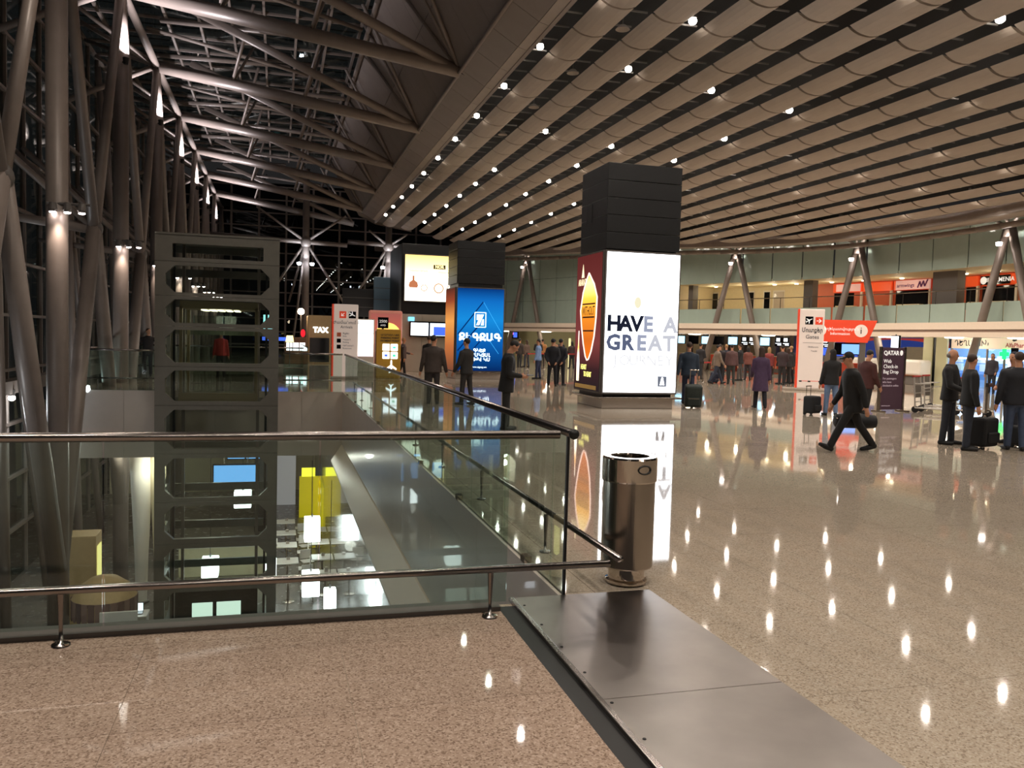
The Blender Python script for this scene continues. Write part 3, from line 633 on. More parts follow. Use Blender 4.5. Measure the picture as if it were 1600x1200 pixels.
# ================================================================== GLASS LIFT
lf = thing('glass_lift', 'dark grey steel-framed glass lift shaft with octagonal openings rising through the atrium', 'lift', (-1.52,23.0,LOW))
HW = 1.53; OZ = -LOW
op = [(3.63,3.99),(2.74,3.43),(1.96,2.56),(.93,1.78),(-.07,.73),(-1.32,-.29),(-2.61,-1.56),(-3.69,-2.81),(-4.87,-3.94),(-6.3,-5.1)]
edges = [4.21]+[(op[i][0]+op[i+1][1])/2 for i in range(9)]+[LOW]
def frame(z0, z1, a, b, hw, ow, ch, name, parent, M=None, th=.16):
    out = [(-hw,z0),(0,z0),(hw,z0),(hw,(z0+z1)/2),(hw,z1),(0,z1),(-hw,z1),(-hw,(z0+z1)/2)]
    inn = [(-ow+ch,a),(0,a),(ow-ch,a),(ow,a+ch),(ow,(a+b)/2),(ow,b-ch),(ow-ch,b),(0,b),(-ow+ch,b),(-ow,b-ch),(-ow,(a+b)/2),(-ow,a+ch)]
    # ring faces between outer octagon (8) and inner 12-gon
    quads = [('o0','i0','i1','o1'),('o1','i1','i2','o2'),('o2','i2','i3'),('o2','i3','i4','o3'),('o3','i4','i5','o4'),('o4','i5','i6'),('o4','i6','i7','o5'),('o5','i7','i8','o6'),('o6','i8','i9'),('o6','i9','i10','o7'),('o7','i10','i11','o0'),('o0','i11','i0')]
    vs = [Vector((x,0,z)) for x,z in out]+[Vector((x,0,z)) for x,z in inn]; n = len(vs); vs = vs+[v+Vector((0,th,0)) for v in vs]
    ix = lambda s: int(s[1:])+(0 if s[0]=='o' else 8)
    fs = [tuple(ix(s) for s in q) for q in quads]; fs += [tuple(reversed([i+n for i in f])) for f in fs]
    fs += [(8+i,8+(i+1)%12,n+8+(i+1)%12,n+8+i) for i in range(12)]+[(i,n+i,n+(i+1)%8,(i+1)%8) for i in range(8)]
    if M: vs = [M @ v for v in vs]
    return MB().add(vs, fs).build(name, 'lift_steel', parent)
bolt = MB().lathe([(0,-.02),(.03,-.02),(.03,0)],n=8).mesh('bolt','steel_paint')
for i in range(10):
    z0, z1 = edges[i+1]+OZ, edges[i]+OZ; a, b = op[i][0]+OZ, op[i][1]+OZ; ch = .02 if i == 0 else .22
    ow = 1.12 if i == 0 else 1.28
    f = frame(z0+.004, z1-.004, a, b, HW, ow, ch, 'front_frame', lf)
    for sx in (-1,1):
        for dz in (-.05,.05):
            o = link('bolt', bolt, f, (sx*1.4,-.002,z1+dz-.02)); o.rotation_euler = (math.pi/2,0,0)
    for dz in (-.05,.05):
        o = link('bolt', bolt, f, (-.03,-.002,z1+dz-.02)); o.rotation_euler = (math.pi/2,0,0)
    for s in (-1,1): frame(z0+.004, z1-.004, a, b, 1.28, 1.05, ch, 'side_frame', lf, Matrix.Translation((s*(HW-.08),1.5,0)) @ Matrix.Rotation(math.pi/2,4,'Z'), .1)
    MB().box(-1.3,1.3,.18,.19,a-.05,b+.05).build('front_glass', 'lift_glass', lf)
    MB().box(-HW,HW,2.82,2.9,z1-.22,z1).build('back_beam','lift_steel',lf)
for s in (-1,1):
    MB().box(s*1.45-.08,s*1.45+.08,2.74,2.9,0,4.2+OZ).build('back_post','lift_steel',lf)
    MB().box(s*.98-.04,s*.98+.04,1.4,1.5,.05,4.1+OZ).build('guide_rail','steel_paint',lf)
    MB().box(s*1.2-.03,s*1.2+.03,1.2,1.3,.05,4.1+OZ).build('cable_duct','rubber',lf)
MB().box(-HW,HW,0,2.9,4.19+OZ,4.26+OZ).build('roof_plate','lift_steel',lf)
cb = MB().box(-.98,.98,.45,2.5,OZ-.22,OZ-.03).build('cab_floor','lift_trim',lf)
MB().box(-.98,.98,.45,2.5,2.35+OZ,2.55+OZ).build('cab_roof','lift_trim',lf)
for s in (-1,1): MB().box(s*.95-.04,s*.95+.04,.45,.53,OZ-.1,2.4+OZ).build('cab_post','lift_trim',lf); MB().box(s*.95-.04,s*.95+.04,2.4,2.5,OZ-.1,2.4+OZ).build('cab_post','lift_trim',lf)
MB().box(-.9,.9,.47,.48,OZ,2.34+OZ).build('cab_glass','lift_glass',lf)
for i in range(5): MB().box(-.5+i*.21,-.36+i*.21,1.0,2.2,2.32+OZ,2.345+OZ).build('cab_light', glow('cab_lamp',(255,240,200),4), lf)
point('lift_cab_lamp', (-1.52,24.4,2.1), 10, (1,.9,.72), .3)
for s in (-1,1): MB().box(s*.42-.4,s*.42+.4,2.5,2.53,OZ,2.2+OZ).build('cab_door', 'lift_glass', lf)
MB().box(-1.0,1.0,.4,.5,OZ-.2,OZ+.12).build('cab_sill','lift_trim',lf)
dr = MB().box(-1.05,1.05,.3,.36,0,1.55).build('lower_door', 'black_panel', lf)
for a,b in ((-.62,-.1),(.0,.62)): MB().box(a,b,.285,.3,.6,1.2).build('door_pane', glow('lit_pane',(225,235,225),1.3), dr)
# ================================================================== ADVERTISING PILLARS
def pillar(x, y, w, d, h, label, ad0, ad1, base=.22):
    t = thing('advert_pillar', label, 'pillar', (x,y,0))
    MB().bev(.06,w-.06,.06,d-.06,0,.26,.01).build('plinth', 'grey_fascia', t); MB().bev(-.12,w+.12,-.12,d+.12,.26,.31,.01).build('plinth_ledge', 'stainless', t)
    n = 5; z0 = ad1+.05
    for i in range(n):
        a = z0+(h-z0)*i/n; b = z0+(h-z0)*(i+1)/n
        MB().bev(.03,w-.03,.03,d-.03,a+.006,b-.006,.008).build('black_cladding', 'black_panel', t)
    MB().box(.1,w-.1,.1,d-.1,.3,z0).build('core', 'black_panel', t)
    return t
def lightbox(t, x0, x1, z0, z1, y, m, side=False, d=None):
    """backlit poster on the front (facing -y) or left side (facing -x)"""
    if not side: MB().bev(x0-.05,x1+.05,y-.02,y+.1,z0-.05,z1+.05,.01).build('poster_frame','steel_dark',t); return MB().box(x0,x1,y-.035,y-.021,z0,z1).build('poster',m,t)
    MB().bev(y-.02,y+.1,x0-.05,x1+.05,z0-.05,z1+.05,.01).build('poster_frame','steel_dark',t); return MB().box(y-.035,y-.021,x0,x1,z0,z1).build('poster',m,t)
def grad(name, stops, strength, axis=2, lo=0, hi=1, sampled=True):   # printed backlit film with a colour ramp
    m = bpy.data.materials.new(name); m.use_nodes = True; nt = m.node_tree; nt.nodes.clear(); N = nt.nodes.new; Lk = nt.links.new
    tc = N('ShaderNodeTexCoord'); sp = N('ShaderNodeSeparateXYZ'); mr = N('ShaderNodeMapRange'); r = N('ShaderNodeValToRGB'); e = N('ShaderNodeEmission'); o = N('ShaderNodeOutputMaterial')
    Lk(tc.outputs['Object'], sp.inputs[0]); Lk(sp.outputs[axis], mr.inputs[0]); mr.inputs['From Min'].default_value = lo; mr.inputs['From Max'].default_value = hi
    els = r.color_ramp.elements
    els[0].position, els[0].color = stops[0][0], (*srgb(*stops[0][1]),1); els[1].position, els[1].color = stops[-1][0], (*srgb(*stops[-1][1]),1)
    for p,c in stops[1:-1]: q = els.new(p); q.color = (*srgb(*c),1)
    Lk(mr.outputs[0], r.inputs[0]); Lk(r.outputs[0], e.inputs[0]); e.inputs[1].default_value = strength; Lk(e.outputs[0], o.inputs[0])
    if not sampled: m.cycles.emission_sampling = 'NONE'
    MATS[name] = m; return m
# main pillar
P1 = pillar(8.2,20.45,2.18,1.98,6.45,'tall black-clad square pillar with a glowing white advert and an amber drink poster',.42,4.15)
lightbox(P1,.05,2.13,.44,4.12,-.02,glow('white_ad',(250,252,255),4.2,True))
ink = [mat('ad_ink_%d'%i,c,.6) for i,c in enumerate([(30,34,48),(70,80,110),(150,158,180),(215,218,228),(238,240,246)])]
IE = [glow('ad_print_%d'%i,c,.73) for i,c in enumerate([(34,38,54),(98,106,134),(170,176,198),(214,216,226),(242,243,248)])]
for body,z,x0,ms,st in (('HAVE A',2.24,.13,[0,0,0,2,0,3],.335),('GREAT',1.74,.13,[1,1,2,3,3],.4),('JOURNEY',1.28,.2,[4,4,4,4,4,4,4],.26)):
    for i,ch in enumerate(body):
        if ch != ' ': text('lettering', ch, .56 if z > 1.5 else .4, IE[ms[i]], P1, (x0+.16+i*st*(1.0 if body!='HAVE A' else .97),-.062,z), bold=.024 if z > 1.5 else 0)
MB().ell((.95,-.06,2.82),.1,.006,.15,M=None).build('pale_blob', glow('ad_yellow',(255,247,212),.78), P1)
em = MB().box(1.6,1.86,-.064,-.056,.60,.88).build('ad_emblem', glow('ad_grey',(120,126,140),.73), P1)
MB().prism([(1.66,.64),(1.72,.64),(1.73,.80),(1.74,.64),(1.80,.64),(1.75,.85),(1.71,.85)],.066,.07,M=Matrix.Rotation(math.pi/2,4,'X')).build('emblem_mark', glow('ad_pale',(250,250,255),3), em)
# amber poster on the pillar's atrium side
RD = grad('red_poster',[(0,(40,34,36)),(.16,(60,36,38)),(.35,(128,62,60)),(1,(96,40,38))],.85,2,.42,4.12)
lightbox(P1,.06,1.92,.44,4.12,-.02,RD,True)
AM = grad('amber_drop',[(0,(196,92,20)),(.25,(170,84,24)),(.5,(190,110,30)),(.72,(246,176,60)),(.9,(255,224,150)),(1,(230,150,50))],1.6,2,1.2,3.6)
def side_shape(name, pts, m, x=-.062, th=.006): return MB().add([Vector((x,a,z)) for a,z in pts]+[Vector((x+th,a,z)) for a,z in pts],[tuple(range(len(pts))),tuple(reversed(range(len(pts),2*len(pts))))]).build(name,m,P1)
drop = [(a*.41+.12,b) for a,b in [(2.0,3.62),(1.0,3.3),(.42,2.95),(.5,2.4),(.75,1.9),(1.2,1.5),(1.65,1.28),(1.95,1.25),(2.25,1.35),(2.7,1.7),(3.1,2.15),(3.4,2.6),(3.0,3.1),(2.5,3.4)]]
side_shape('amber_glass', drop, AM)
o = MB()
for a,b in zip(drop,drop[1:]+drop[:1]): o.tube((-.07,a[0],a[1]),(-.07,b[0],b[1]),.02,n=6)
o.build('glass_outline', glow('outline',(255,214,196),1.6), P1)
for z in (2.05,2.42,2.78): MB().box(-.074,-.068,.42+(2.8-z)*.1,1.38-(2.8-z)*.12,z-.02,z+.02).build('amber_line', mat('amber_dark',(90,40,14),.6), P1)
text('lettering','WITHOUT',.36,mat('amber_dark2',(110,54,16),.6),P1,(-.075,.9,2.58),(math.pi/2,0,-math.pi/2),xs=.55)
side_shape('bottle',[(a*.45,b) for a,b in [(3.78,.65),(3.38,.65),(3.34,1.1),(3.42,1.45),(3.5,1.7),(3.52,2.05),(3.62,2.05),(3.64,1.7),(3.74,1.45),(3.8,1.1)]],grad('bottle_glow',[(0,(255,224,150)),(.5,(255,250,235)),(.75,(240,170,90)),(1,(250,230,210))],1.9,2,.5,1.95),-.07)
text('lettering','HEART',.2,glow('yellow_print',(250,240,130),1.8),P1,(-.07,1.15,1.05),(math.pi/2,0,-math.pi/2),xs=.7); text('lettering','TO HEART',.2,'yellow_print',P1,(-.07,.85,.86),(math.pi/2,0,-math.pi/2),xs=.6)
text('lettering','ARARAT',.26,glow('gold_print',(250,228,180),1.4),P1,(-.07,1.45,3.38),(math.pi/2,0,-math.pi/2),xs=.6); side_shape('crest',[(a*.41,b) for a,b in [(3.75,3.52),(3.25,3.52),(3.4,3.75),(3.5,3.9),(3.6,3.75)]],'gold_print')
MB().box(-.07,-.062,.2,1.8,.47,.58).build('gold_strip', mat('gold_strip',(150,116,60),.5,emit=.4), P1)
MB().box(.015,.035,1.1,1.5,5.0,5.5).build('service_hatch','black_gap',P1)
# blue pillar
P2 = pillar(7.2,34.6,2.14,2.0,5.85,'tall black-clad square pillar with a glowing blue advert facing the hall',.42,4.0)
lightbox(P2,.06,2.08,.36,3.85,-.02,grad('blue_ad',[(0,(6,40,96)),(.35,(14,96,178)),(.62,(24,140,220)),(.85,(18,110,196)),(1,(8,56,124))],.85,2,.36,3.85))
DB = glow('deep_blue',(6,44,104),.9); LB = glow('light_blue',(60,170,235),1.3); WB = glow('white_blue',(215,240,255),2.0)
def band(x0,z0,x1,z1,w,m): 
    d = Vector((x1-x0,0,z1-z0)).normalized(); nv = Vector((-d.z,0,d.x))*w/2; a = Vector((x0,-.062,z0)); b = Vector((x1,-.062,z1)); MB().add([a-nv,b-nv,b+nv,a+nv],[(0,1,2,3)]).build('chevron',m,P2)
band(.1,1.9,1.18,3.3,.05,DB); band(1.18,3.3,2.0,2.0,.015,LB); band(.1,1.2,1.05,2.35,.06,DB); band(.3,.7,1.3,1.9,.05,DB); band(1.3,1.9,1.9,1.1,.015,LB)
lb = MB(); 
for a,b in (((.82,2.22),(1.3,2.22)),((1.3,2.22),(1.3,2.84)),((1.3,2.84),(.82,2.84)),((.82,2.84),(.82,2.22))): lb.tube((a[0],-.064,a[1]),(b[0],-.064,b[1]),.018,n=6)
lb.build('logo_frame', WB, P2)
MB().prism([(.88,2.3),(1.02,2.3),(1.22,2.76),(1.08,2.76)],.063,.066,M=Matrix.Rotation(math.pi/2,4,'X')).prism([(.9,2.52),(.98,2.52),(1.06,2.76),(.9,2.76)],.063,.066,M=Matrix.Rotation(math.pi/2,4,'X')).prism([(1.08,2.3),(1.22,2.3),(1.22,2.56),(1.16,2.56)],.063,.066,M=Matrix.Rotation(math.pi/2,4,'X')).build('logo_mark', WB, P2)
text('lettering','ԶԻԳԶԱԳ',.42,WB,P2,(1.07,-.066,1.78),bold=.022)
for s,z in (('ԳՆԵՔ',1.22),('ՈՐԱԿՅԱԼ',1.03),('ՏԵԽՆԻԿԱ',.84)): text('lettering',s,.2,WB,P2,(1.05,-.066,z),bold=.008)
text('lettering','www.zigzag.am',.11,WB,P2,(1.05,-.066,.52))
lightbox(P2,.06,1.94,.36,3.85,-.02,grad('copper_ad',[(0,(120,70,50)),(.3,(190,110,60)),(.6,(236,160,80)),(.85,(150,70,44)),(1,(90,46,36))],.9,2,.36,3.85),True)
# gold lightbox pillar with the flight monitors
P3 = thing('advert_pillar','pillar with a large gold illuminated advert above a steel-clad base with flight screens','pillar',(5.85,41.0,0.0))
MB().bev(-.05,3.6,.1,4.5,2.85,6.3,.02).build('black_cladding','black_panel',P3)
for i in range(3): MB().bev(-.2+i*1.2,.99+i*1.2,0,.1,0,2.84,.01).build('steel_cladding', 'cladding_panel', P3)
MB().box(-.2,3.4,.1,4.5,0,2.84).build('base_core','cladding_panel',P3)
lightbox(P3,.1,2.55,3.5,5.75,0,grad('gold_ad',[(0,(255,250,225)),(.45,(255,252,236)),(.7,(246,224,160)),(1,(214,178,104))],2.1,2,3.5,5.75))
BR = glow('brown_print',(196,122,84),.9); DK = glow('dark_print',(70,58,40),.5)
text('lettering','NOR',.2,glow('dark_gold',(250,226,160),1.5),P3,(1.8,-.075,5.2),bold=.01); MB().box(1.5,2.1,-.068,-.06,5.1,5.3).build('logo_box',DK,P3)
text('lettering','Հայկական կոնյակ',.1,DK,P3,(.75,-.07,4.98)); text('lettering','Armenian brandy',.1,DK,P3,(2.1,-.07,4.94))
MB().lathe([(.0,0),(.2,0),(.23,.1),(.2,.25),(.05,.36),(.045,.58),(.0,.58)],n=16).build('bottle',BR,P3,loc=(.52,-.05,4.15)).scale=(1,.08,1)
for x,r in ((1.05,.17),(1.78,.25),(2.35,.17)): MB().lathe([(r*.78,-.005),(r,-.005),(r,.005),(r*.78,.005)],n=20).build('glass_rim',glow('rim_%d'%int(r*100),(226,170,120),.8),P3,loc=(x,-.07,4.15)).rotation_euler=(math.pi/2,0,0)
MB().box(-.32,-.2,-.05,4.0,.1,2.6).build('white_lightbox', glow('side_white',(250,246,236),2.6,True), P3)
t = thing('flight_monitors','row of three flight information screens on the steel-clad pillar base','monitor',(5.85,40.9,1.72))
MB().bev(.35,3.3,-.08,.05,0,.78,.02).build('casing','dark_screen',t)
for i in range(3): 
    MB().box(.42+i*.95,1.28+i*.95,-.09,-.08,.08,.7).build('screen', SW if i == 0 else glow('board_pale',(205,220,245),2.0), t)
    if i: MB().box(.6+i*.95,1.22+i*.95,-.096,-.09,.1,.52).build('screen_rows', SD, t)
MB().box(.3,.6,-.02,.05,.95,1.15).build('blue_sign', glow('small_blue',(120,200,235),1.6), P3, loc=(0,-.05,1.55))
# ================================================================== SIGNS AND KIOSKS
PINK = mat('sign_white',(238,222,212),.4,emit=.18); OR = mat('sign_orange',(226,70,40),.45,emit=.25)
def plane_icon(t, x, z, s, m, y=-.012, rot=0.6, name='plane_icon'):
    R_ = Matrix.Translation((x,y,z)) @ Matrix.Rotation(rot,4,'Y') @ Matrix.Rotation(math.pi/2,4,'X')
    MB().prism([(-.5*s,-.06*s),(.4*s,-.06*s),(.5*s,0),(.4*s,.06*s),(-.5*s,.06*s)],0,.004,R_).prism([(.1*s,0),(-.2*s,.42*s),(-.32*s,.42*s),(-.1*s,0),(-.32*s,-.42*s),(-.2*s,-.42*s)],.001,.005,R_).prism([(-.35*s,0),(-.55*s,.2*s),(-.6*s,.2*s),(-.5*s,0),(-.6*s,-.2*s),(-.55*s,-.2*s)],.001,.005,R_).build(name,m,t)
def arrow(t, x, z, s, m, rot, y=-.012):
    R_ = Matrix.Translation((x,y,z)) @ Matrix.Rotation(rot,4,'Y') @ Matrix.Rotation(math.pi/2,4,'X')
    MB().prism([(-.4*s,-.05*s),(.3*s,-.05*s),(.3*s,.05*s),(-.4*s,.05*s)],0,.004,R_).prism([(.42*s,0),(.02*s,.36*s),(-.08*s,.3*s),(.24*s,0),(-.08*s,-.3*s),(.02*s,-.36*s)],.001,.005,R_).build('arrow',m,t)
def totem(label, loc, rz, w, h, d, kind):
    t = thing('wayfinding_totem', label, 'sign', loc, rz)
    MB().bev(-w/2+.03,w/2,0,d,.1,h,.03).build('white_board', PINK, t); MB().bev(-w/2-.03,-w/2+.03,-.005,d+.005,.1,h,.015).build('orange_edge', OR, t)
    if kind == 'gates':
        MB().bev(-w*1.0,w*1.15,-.15,d+.15,0,.1,.02).build('base','grey_fascia',t)
        MB().box(-.24,.06,-.006,0,h-.62,h-.30).build('black_square','dark_screen',t); plane_icon(t,-.09,h-.45,.26,TW,rot=-.5); MB().box(.14,.42,-.006,0,h-.62,h-.32).build('orange_square',OR,t); arrow(t,.28,h-.47,.24,TW,0)
        text('lettering','Մուտքեր',.25,TX,t,(.04,-.008,h-.85),xs=.72,bold=.004); text('lettering','Gates',.22,TX,t,(.05,-.008,h-1.12)); MB().box(-.3,.42,-.006,0,h-1.36,h-1.35).build('rule',TX,t)
        text('lettering','Տեղեկատու',.07,TX,t,(.1,-.008,h-1.52)); text('lettering','Transfer',.07,TX,t,(.14,-.008,h-1.68)); MB().box(-.4,.48,-.006,0,.38,.40).build('stripe',OR,t)
        for x in (-.38,-.05,.36): MB().box(x,x+.1,-.008,0,.35,.40).build('dash','dark_screen',t)
    else:
        MB().box(-.24,.02,-.006,0,h-.55,h-.28).build('orange_square',OR,t); arrow(t,-.11,h-.41,.22,TW,math.pi*.75); MB().box(.12,.4,-.006,0,h-.55,h-.28).build('black_square','dark_screen',t); plane_icon(t,.26,h-.4,.26,TW,rot=.5)
        text('lettering','Ժամանում և',.17,TX,t,(.04,-.008,h-.72)); text('lettering','Arrivals',.15,TX,t,(.04,-.008,h-.9))
        for i,(a,b) in enumerate((('Ելքեր','Exits'),('Կայան','Parking'),('Սրճարան','Restaurant'))):
            z = h-1.2-i*.24; MB().box(-.33,-.17,-.006,0,z-.08,z+.08).build('icon', 'dark_screen' if i else 'orange_wall', t); text('lettering',a,.09,TX,t,(-.1,-.008,z+.05),align='LEFT'); text('lettering',b,.08,TX,t,(-.1,-.008,z-.06),align='LEFT')
        MB().bev(-w/2-.05,w/2+.05,-.1,d+.1,0,.1,.02).build('base','grey_fascia',t)
totem('tall white totem sign with orange edge and an arrow pointing to the gates',(20.6,29.0,0),-.5,.98,3.28,.28,'gates')
totem('tall white totem sign for arrivals with orange edge beside the atrium walkway',(2.55,33.5,0),-.02,.98,2.95,.3,'arrivals')
GOLD = mat('kiosk_gold',(176,132,46),.4,.2,emit=.12)
t = thing('parking_kiosk','gold parking pay kiosk with four glowing squares and a plane symbol by the walkway','kiosk',(4.35,34.2,0),-.05)
MB().bev(-.5,.5,0,.5,0,2.02,.04).build('body',GOLD,t); MB().box(-.53,-.49,.02,.5,0,1.95).build('dark_side','wood_brown',t)
for z in (1.78,1.66,1.54): text('lettering','ՎՃԱՐՄԱՆ ԿԵՏ' if z>1.7 else ('PARKING POINT' if z>1.6 else 'PAYMENT POINT'),.1,TX,t,(.05,-.006,z),bold=.004)
for i in range(4):
    x, z = -.1+(i%2)*.33, 1.28-(i//2)*.33; b = MB().bev(x-.14,x+.14,-.012,0,z-.14,z+.14,.02).build('light_square', SW, t)
    if i: MB().box(x-.06,x+.06,-.018,-.012,z-.05,z+.04).build('symbol', [SW,glow('teal_sym',(80,190,170),1.5),SD,glow('green_sym',(60,200,140),1.5)][i], b)
plane_icon(t,.12,.52,.5,SW,rot=-math.pi/2)
MB().box(-.45,-.02,.02,.1,2.05,2.5).build('price_board','dark_screen',t); text('lettering','2500',.16,TW,t,(-.235,.01,2.33)); text('lettering','AMD',.1,TW,t,(-.235,.01,2.17)); MB().box(-.28,-.2,.1,.14,2.0,2.2).build('board_post','steel_dark',t)
t = thing('light_poster','backlit white poster panel standing left of the gold kiosk','poster',(3.75,39.5,0),-.05)
MB().bev(-.6,.6,0,.2,0,2.5,.03).build('frame','white_paint',t); MB().box(-.55,.55,-.01,0,.75,2.45).build('poster',grad('pale_ad',[(0,(240,200,215)),(.15,(250,246,236)),(.6,(250,250,232)),(.64,(150,170,160)),(.67,(245,248,240)),(1,(252,252,248))],1.9,2,.75,2.45),t)
t = thing('light_poster','arched backlit poster with an orange disc behind the gold kiosk','poster',(4.95,40.2,0),-.05)
MB().bev(-.8,.8,0,.25,0,2.95,.08).build('frame',mat('rose_frame',(190,120,104),.5,emit=.35),t); MB().box(-.68,.7,-.01,0,.7,2.8).build('poster',grad('rose_ad',[(0,(120,60,58)),(.5,(190,90,70)),(1,(150,84,76))],1.0,2,.7,2.8),t)
MB().lathe([(0,0),(.62,0)],n=28).build('orange_disc',glow('disc_amber',(255,190,96),1.7),t,loc=(.12,-.016,1.75)).rotation_euler=(math.pi/2,0,0)
for i,(x0,x1,z0,z1,m) in enumerate(((3.4,5.1,2.75,4.3,'black_panel'),(5.1,7.4,3.1,5.0,mat('hang_board',(88,108,122),.3,emit=.05)))):
    t = thing('display_board',['plain black tall board on posts behind the totem sign','blue-grey glass tall board on posts left of the gold advert'][i],'sign',(0,47,0)); MB().bev(x0,x1,0,.25,z0,z1,.02).build('board',m,t)
    for k in range(2): MB().box(x0,x1,-.01,0,z0+(z1-z0)*(k+1)/3,z0+(z1-z0)*(k+1)/3+.03).build('seam','steel_dark',t)
    for x in (x0+.2,x1-.2): MB().tube((x,.12,0),(x,.12,z0+.1),.05,n=8).build('post','steel_dark',t)
# far cafe fittings beyond the walkway
t = thing('shop_block','beige shop unit with glowing white letters beyond the totem sign','shop',(1.75,49.5,0)); MB().bev(-.1,1.2,0,3,0,2.8,.03).build('wall','tan_box',t); text('lettering','TAX',.42,SW,t,(.6,-.02,1.95),bold=.02); MB().box(.0,1.1,-.03,0,.1,1.5).build('window','dark_window',t)
t = thing('floor_lamp','small floor lamp with a glowing cream shade beyond the lift','lamp',(.55,43,0)); MB().lathe([(0,0),(.14,0),(.14,.03),(.02,.05),(.02,1.3)],n=12).build('stand','steel_dark',t); MB().lathe([(.14,1.3),(.2,1.3),(.15,1.62),(0,1.62)],n=14).build('shade',glow('shade',(255,228,150),2.2),t)
t = thing('globe_lamp','bright globe street lamp on a thin post before the end glazing','lamp',(1.3,52,0)); MB().tube((0,0,0),(0,0,2.9),.05,.04,n=8).build('post','steel_dark',t); MB().ell((0,0,3.05),.2,.2,.2).build('globe',glow('globe',(255,225,190),14),t); point('globe_light',(1.3,51.6,3.05),40,(1,.8,.6),.2)
t = thing('vending_kiosk','small kiosk with three lit white panels and a red mark','kiosk',(.95,48.8,0)); MB().bev(-.6,.6,0,.5,0,1.5,.03).build('body','wood_brown',t)
for i in range(3): MB().box(-.5+i*.36,-.2+i*.36,-.012,0,.75,1.2).build('lit_panel',SW,t)
MB().ell((.4,.2,1.75),.13,.05,.22).build('red_mark',glow('red_mark',(230,30,40),1.6),t)
t = thing('blue_screen_stand','standing light-blue screen with a dark blue strip behind the lift','screen',(-.45,47.5,0)); MB().bev(-.35,.35,0,.1,1.6,2.7,.02).build('screen',glow('aqua',(150,225,225),1.4),t); MB().bev(-.4,1.0,-.05,.1,1.3,1.5,.01).build('strip',SD,t); MB().tube((0,.05,0),(0,.05,1.7),.04,n=8).build('post','steel_dark',t)
# orange information desk sign
t = thing('information_sign','flared orange information sign with white discs on a grey post','sign',(23.4,30.75,0),-.5)
RX = Matrix.Rotation(math.pi/2,4,'X')
MB().prism([(-1.25,2.0),(1.0,2.0),(1.35,2.95),(-1.35,2.95)],-.15,.15,RX).build('board',OR,t)
for x in (-.95,.72):
    d = MB().lathe([(0,0),(.27,0)],n=22).build('disc',PINK,t,loc=(x,-.156,2.5)); d.rotation_euler=(math.pi/2,0,0); text('lettering','i',.42,TX,t,(x,-.165,2.5))
text('lettering','Տեղեկատվություն',.17,TW,t,(-.12,-.16,2.56)); text('lettering','Information',.17,TW,t,(-.12,-.16,2.36))
MB().bev(-1.2,-.9,-.1,.2,0,2.05,.03).build('post','pier_grey',t); MB().bev(.7,.95,-.1,.2,0,2.05,.03).build('post','pier_grey',t); MB().bev(-.9,.9,.5,1.1,0,1.1,.03).build('desk','counter_orange',t); MB().bev(-.3,.9,.0,.1,1.45,1.98,.02).build('screen_case','dark_screen',t); MB().box(.0,.85,-.012,0,1.5,1.92).build('screen',glow('board_blue',(110,150,225),1.8),t)
# purple airline banner
PU = mat('banner_purple',(78,54,70),.6,noise=.03)
t = thing('banner_stand','dark purple airline banner stand with silver side posts and white lettering','banner',(16.75,19.75,0),.12)
MB().bev(-.42,.42,0,.04,.06,1.82,.01).build('panel',PU,t)
for s in (-1,1): MB().bev(s*.45-.03,s*.45+.03,-.02,.06,.03,1.84,.01).build('side_post','stainless',t); MB().bev(s*.45-.04,s*.45+.04,-.22,.25,0,.04,.01).build('foot','stainless',t)
text('lettering','QATAR',.17,TW,t,(-.08,-.004,1.66),bold=.005); MB().ell((.3,-.004,1.67),.06,.004,.075).build('oryx_mark',TW,t)
for s,z,sz in (('Web',1.43,.15),('Check-in',1.28,.15),('Bag Drop',1.13,.15),('For passengers',.94,.085),('who have',.84,.085),('checked-in online',.74,.085),('qatarairways.com',.17,.045)): text('lettering',s,sz,TW if sz>.1 else mat('print_mauve',(205,188,200),.5,emit=.15),t,(-.36,-.004,z),align='LEFT')
# luggage trolleys
def trolley(label, loc, rz):
    t = thing('luggage_trolley', label, 'trolley', loc, rz, 'luggage trolleys by the banner')
    fm = MB()
    for s in (-1,1): fm.tube((s*.27,.0,.14),(s*.27,.75,.14),.022,n=8).tube((s*.27,.0,.14),(s*.27,-.06,1.0),.022,n=8)
    for y in (.05,.3,.55,.75): fm.tube((-.27,y,.14),(.27,y,.14),.015,n=6)
    for z in (.3,.55,.8): fm.tube((-.27,-.02,z),(.27,-.02,z),.015,n=6)
    fm.build('frame','cart_grey',t); MB().tube((-.3,-.08,1.02),(.3,-.08,1.02),.024,n=10).build('handle','red_fabric',t); MB().bev(-.24,.24,-.04,-.02,.42,.76,.008).build('sign_plate','pier_grey',t)
    bk = MB()
    for s in (-1,1): bk.tube((s*.27,-.04,.82),(s*.27,.22,.82),.013,n=6)
    bk.tube((-.27,.22,.82),(.27,.22,.82),.013,n=6).tube((-.27,.22,.7),(.27,.22,.7),.013,n=6); bk.build('basket','cart_grey',t)
    for x,y in ((-.25,0),(.25,0),(0,.72)): MB().lathe([(0,-.025),(0.095,-.025),(0.095,.025),(0,.025)],n=14,c=(0,0,0)).build('wheel','rubber',t,loc=(x,y,0.095)).rotation_euler=(0,math.pi/2,0)
    return t
trolley('silver luggage trolley parked right beside the purple banner',(17.55,19.6,0),-2.6)
trolley('silver luggage trolley next to the two men in dark jackets',(18.35,18.9,0),-2.75)
trolley('silver luggage trolley parked behind the other two trolleys',(18.6,20.4,0),-2.6)
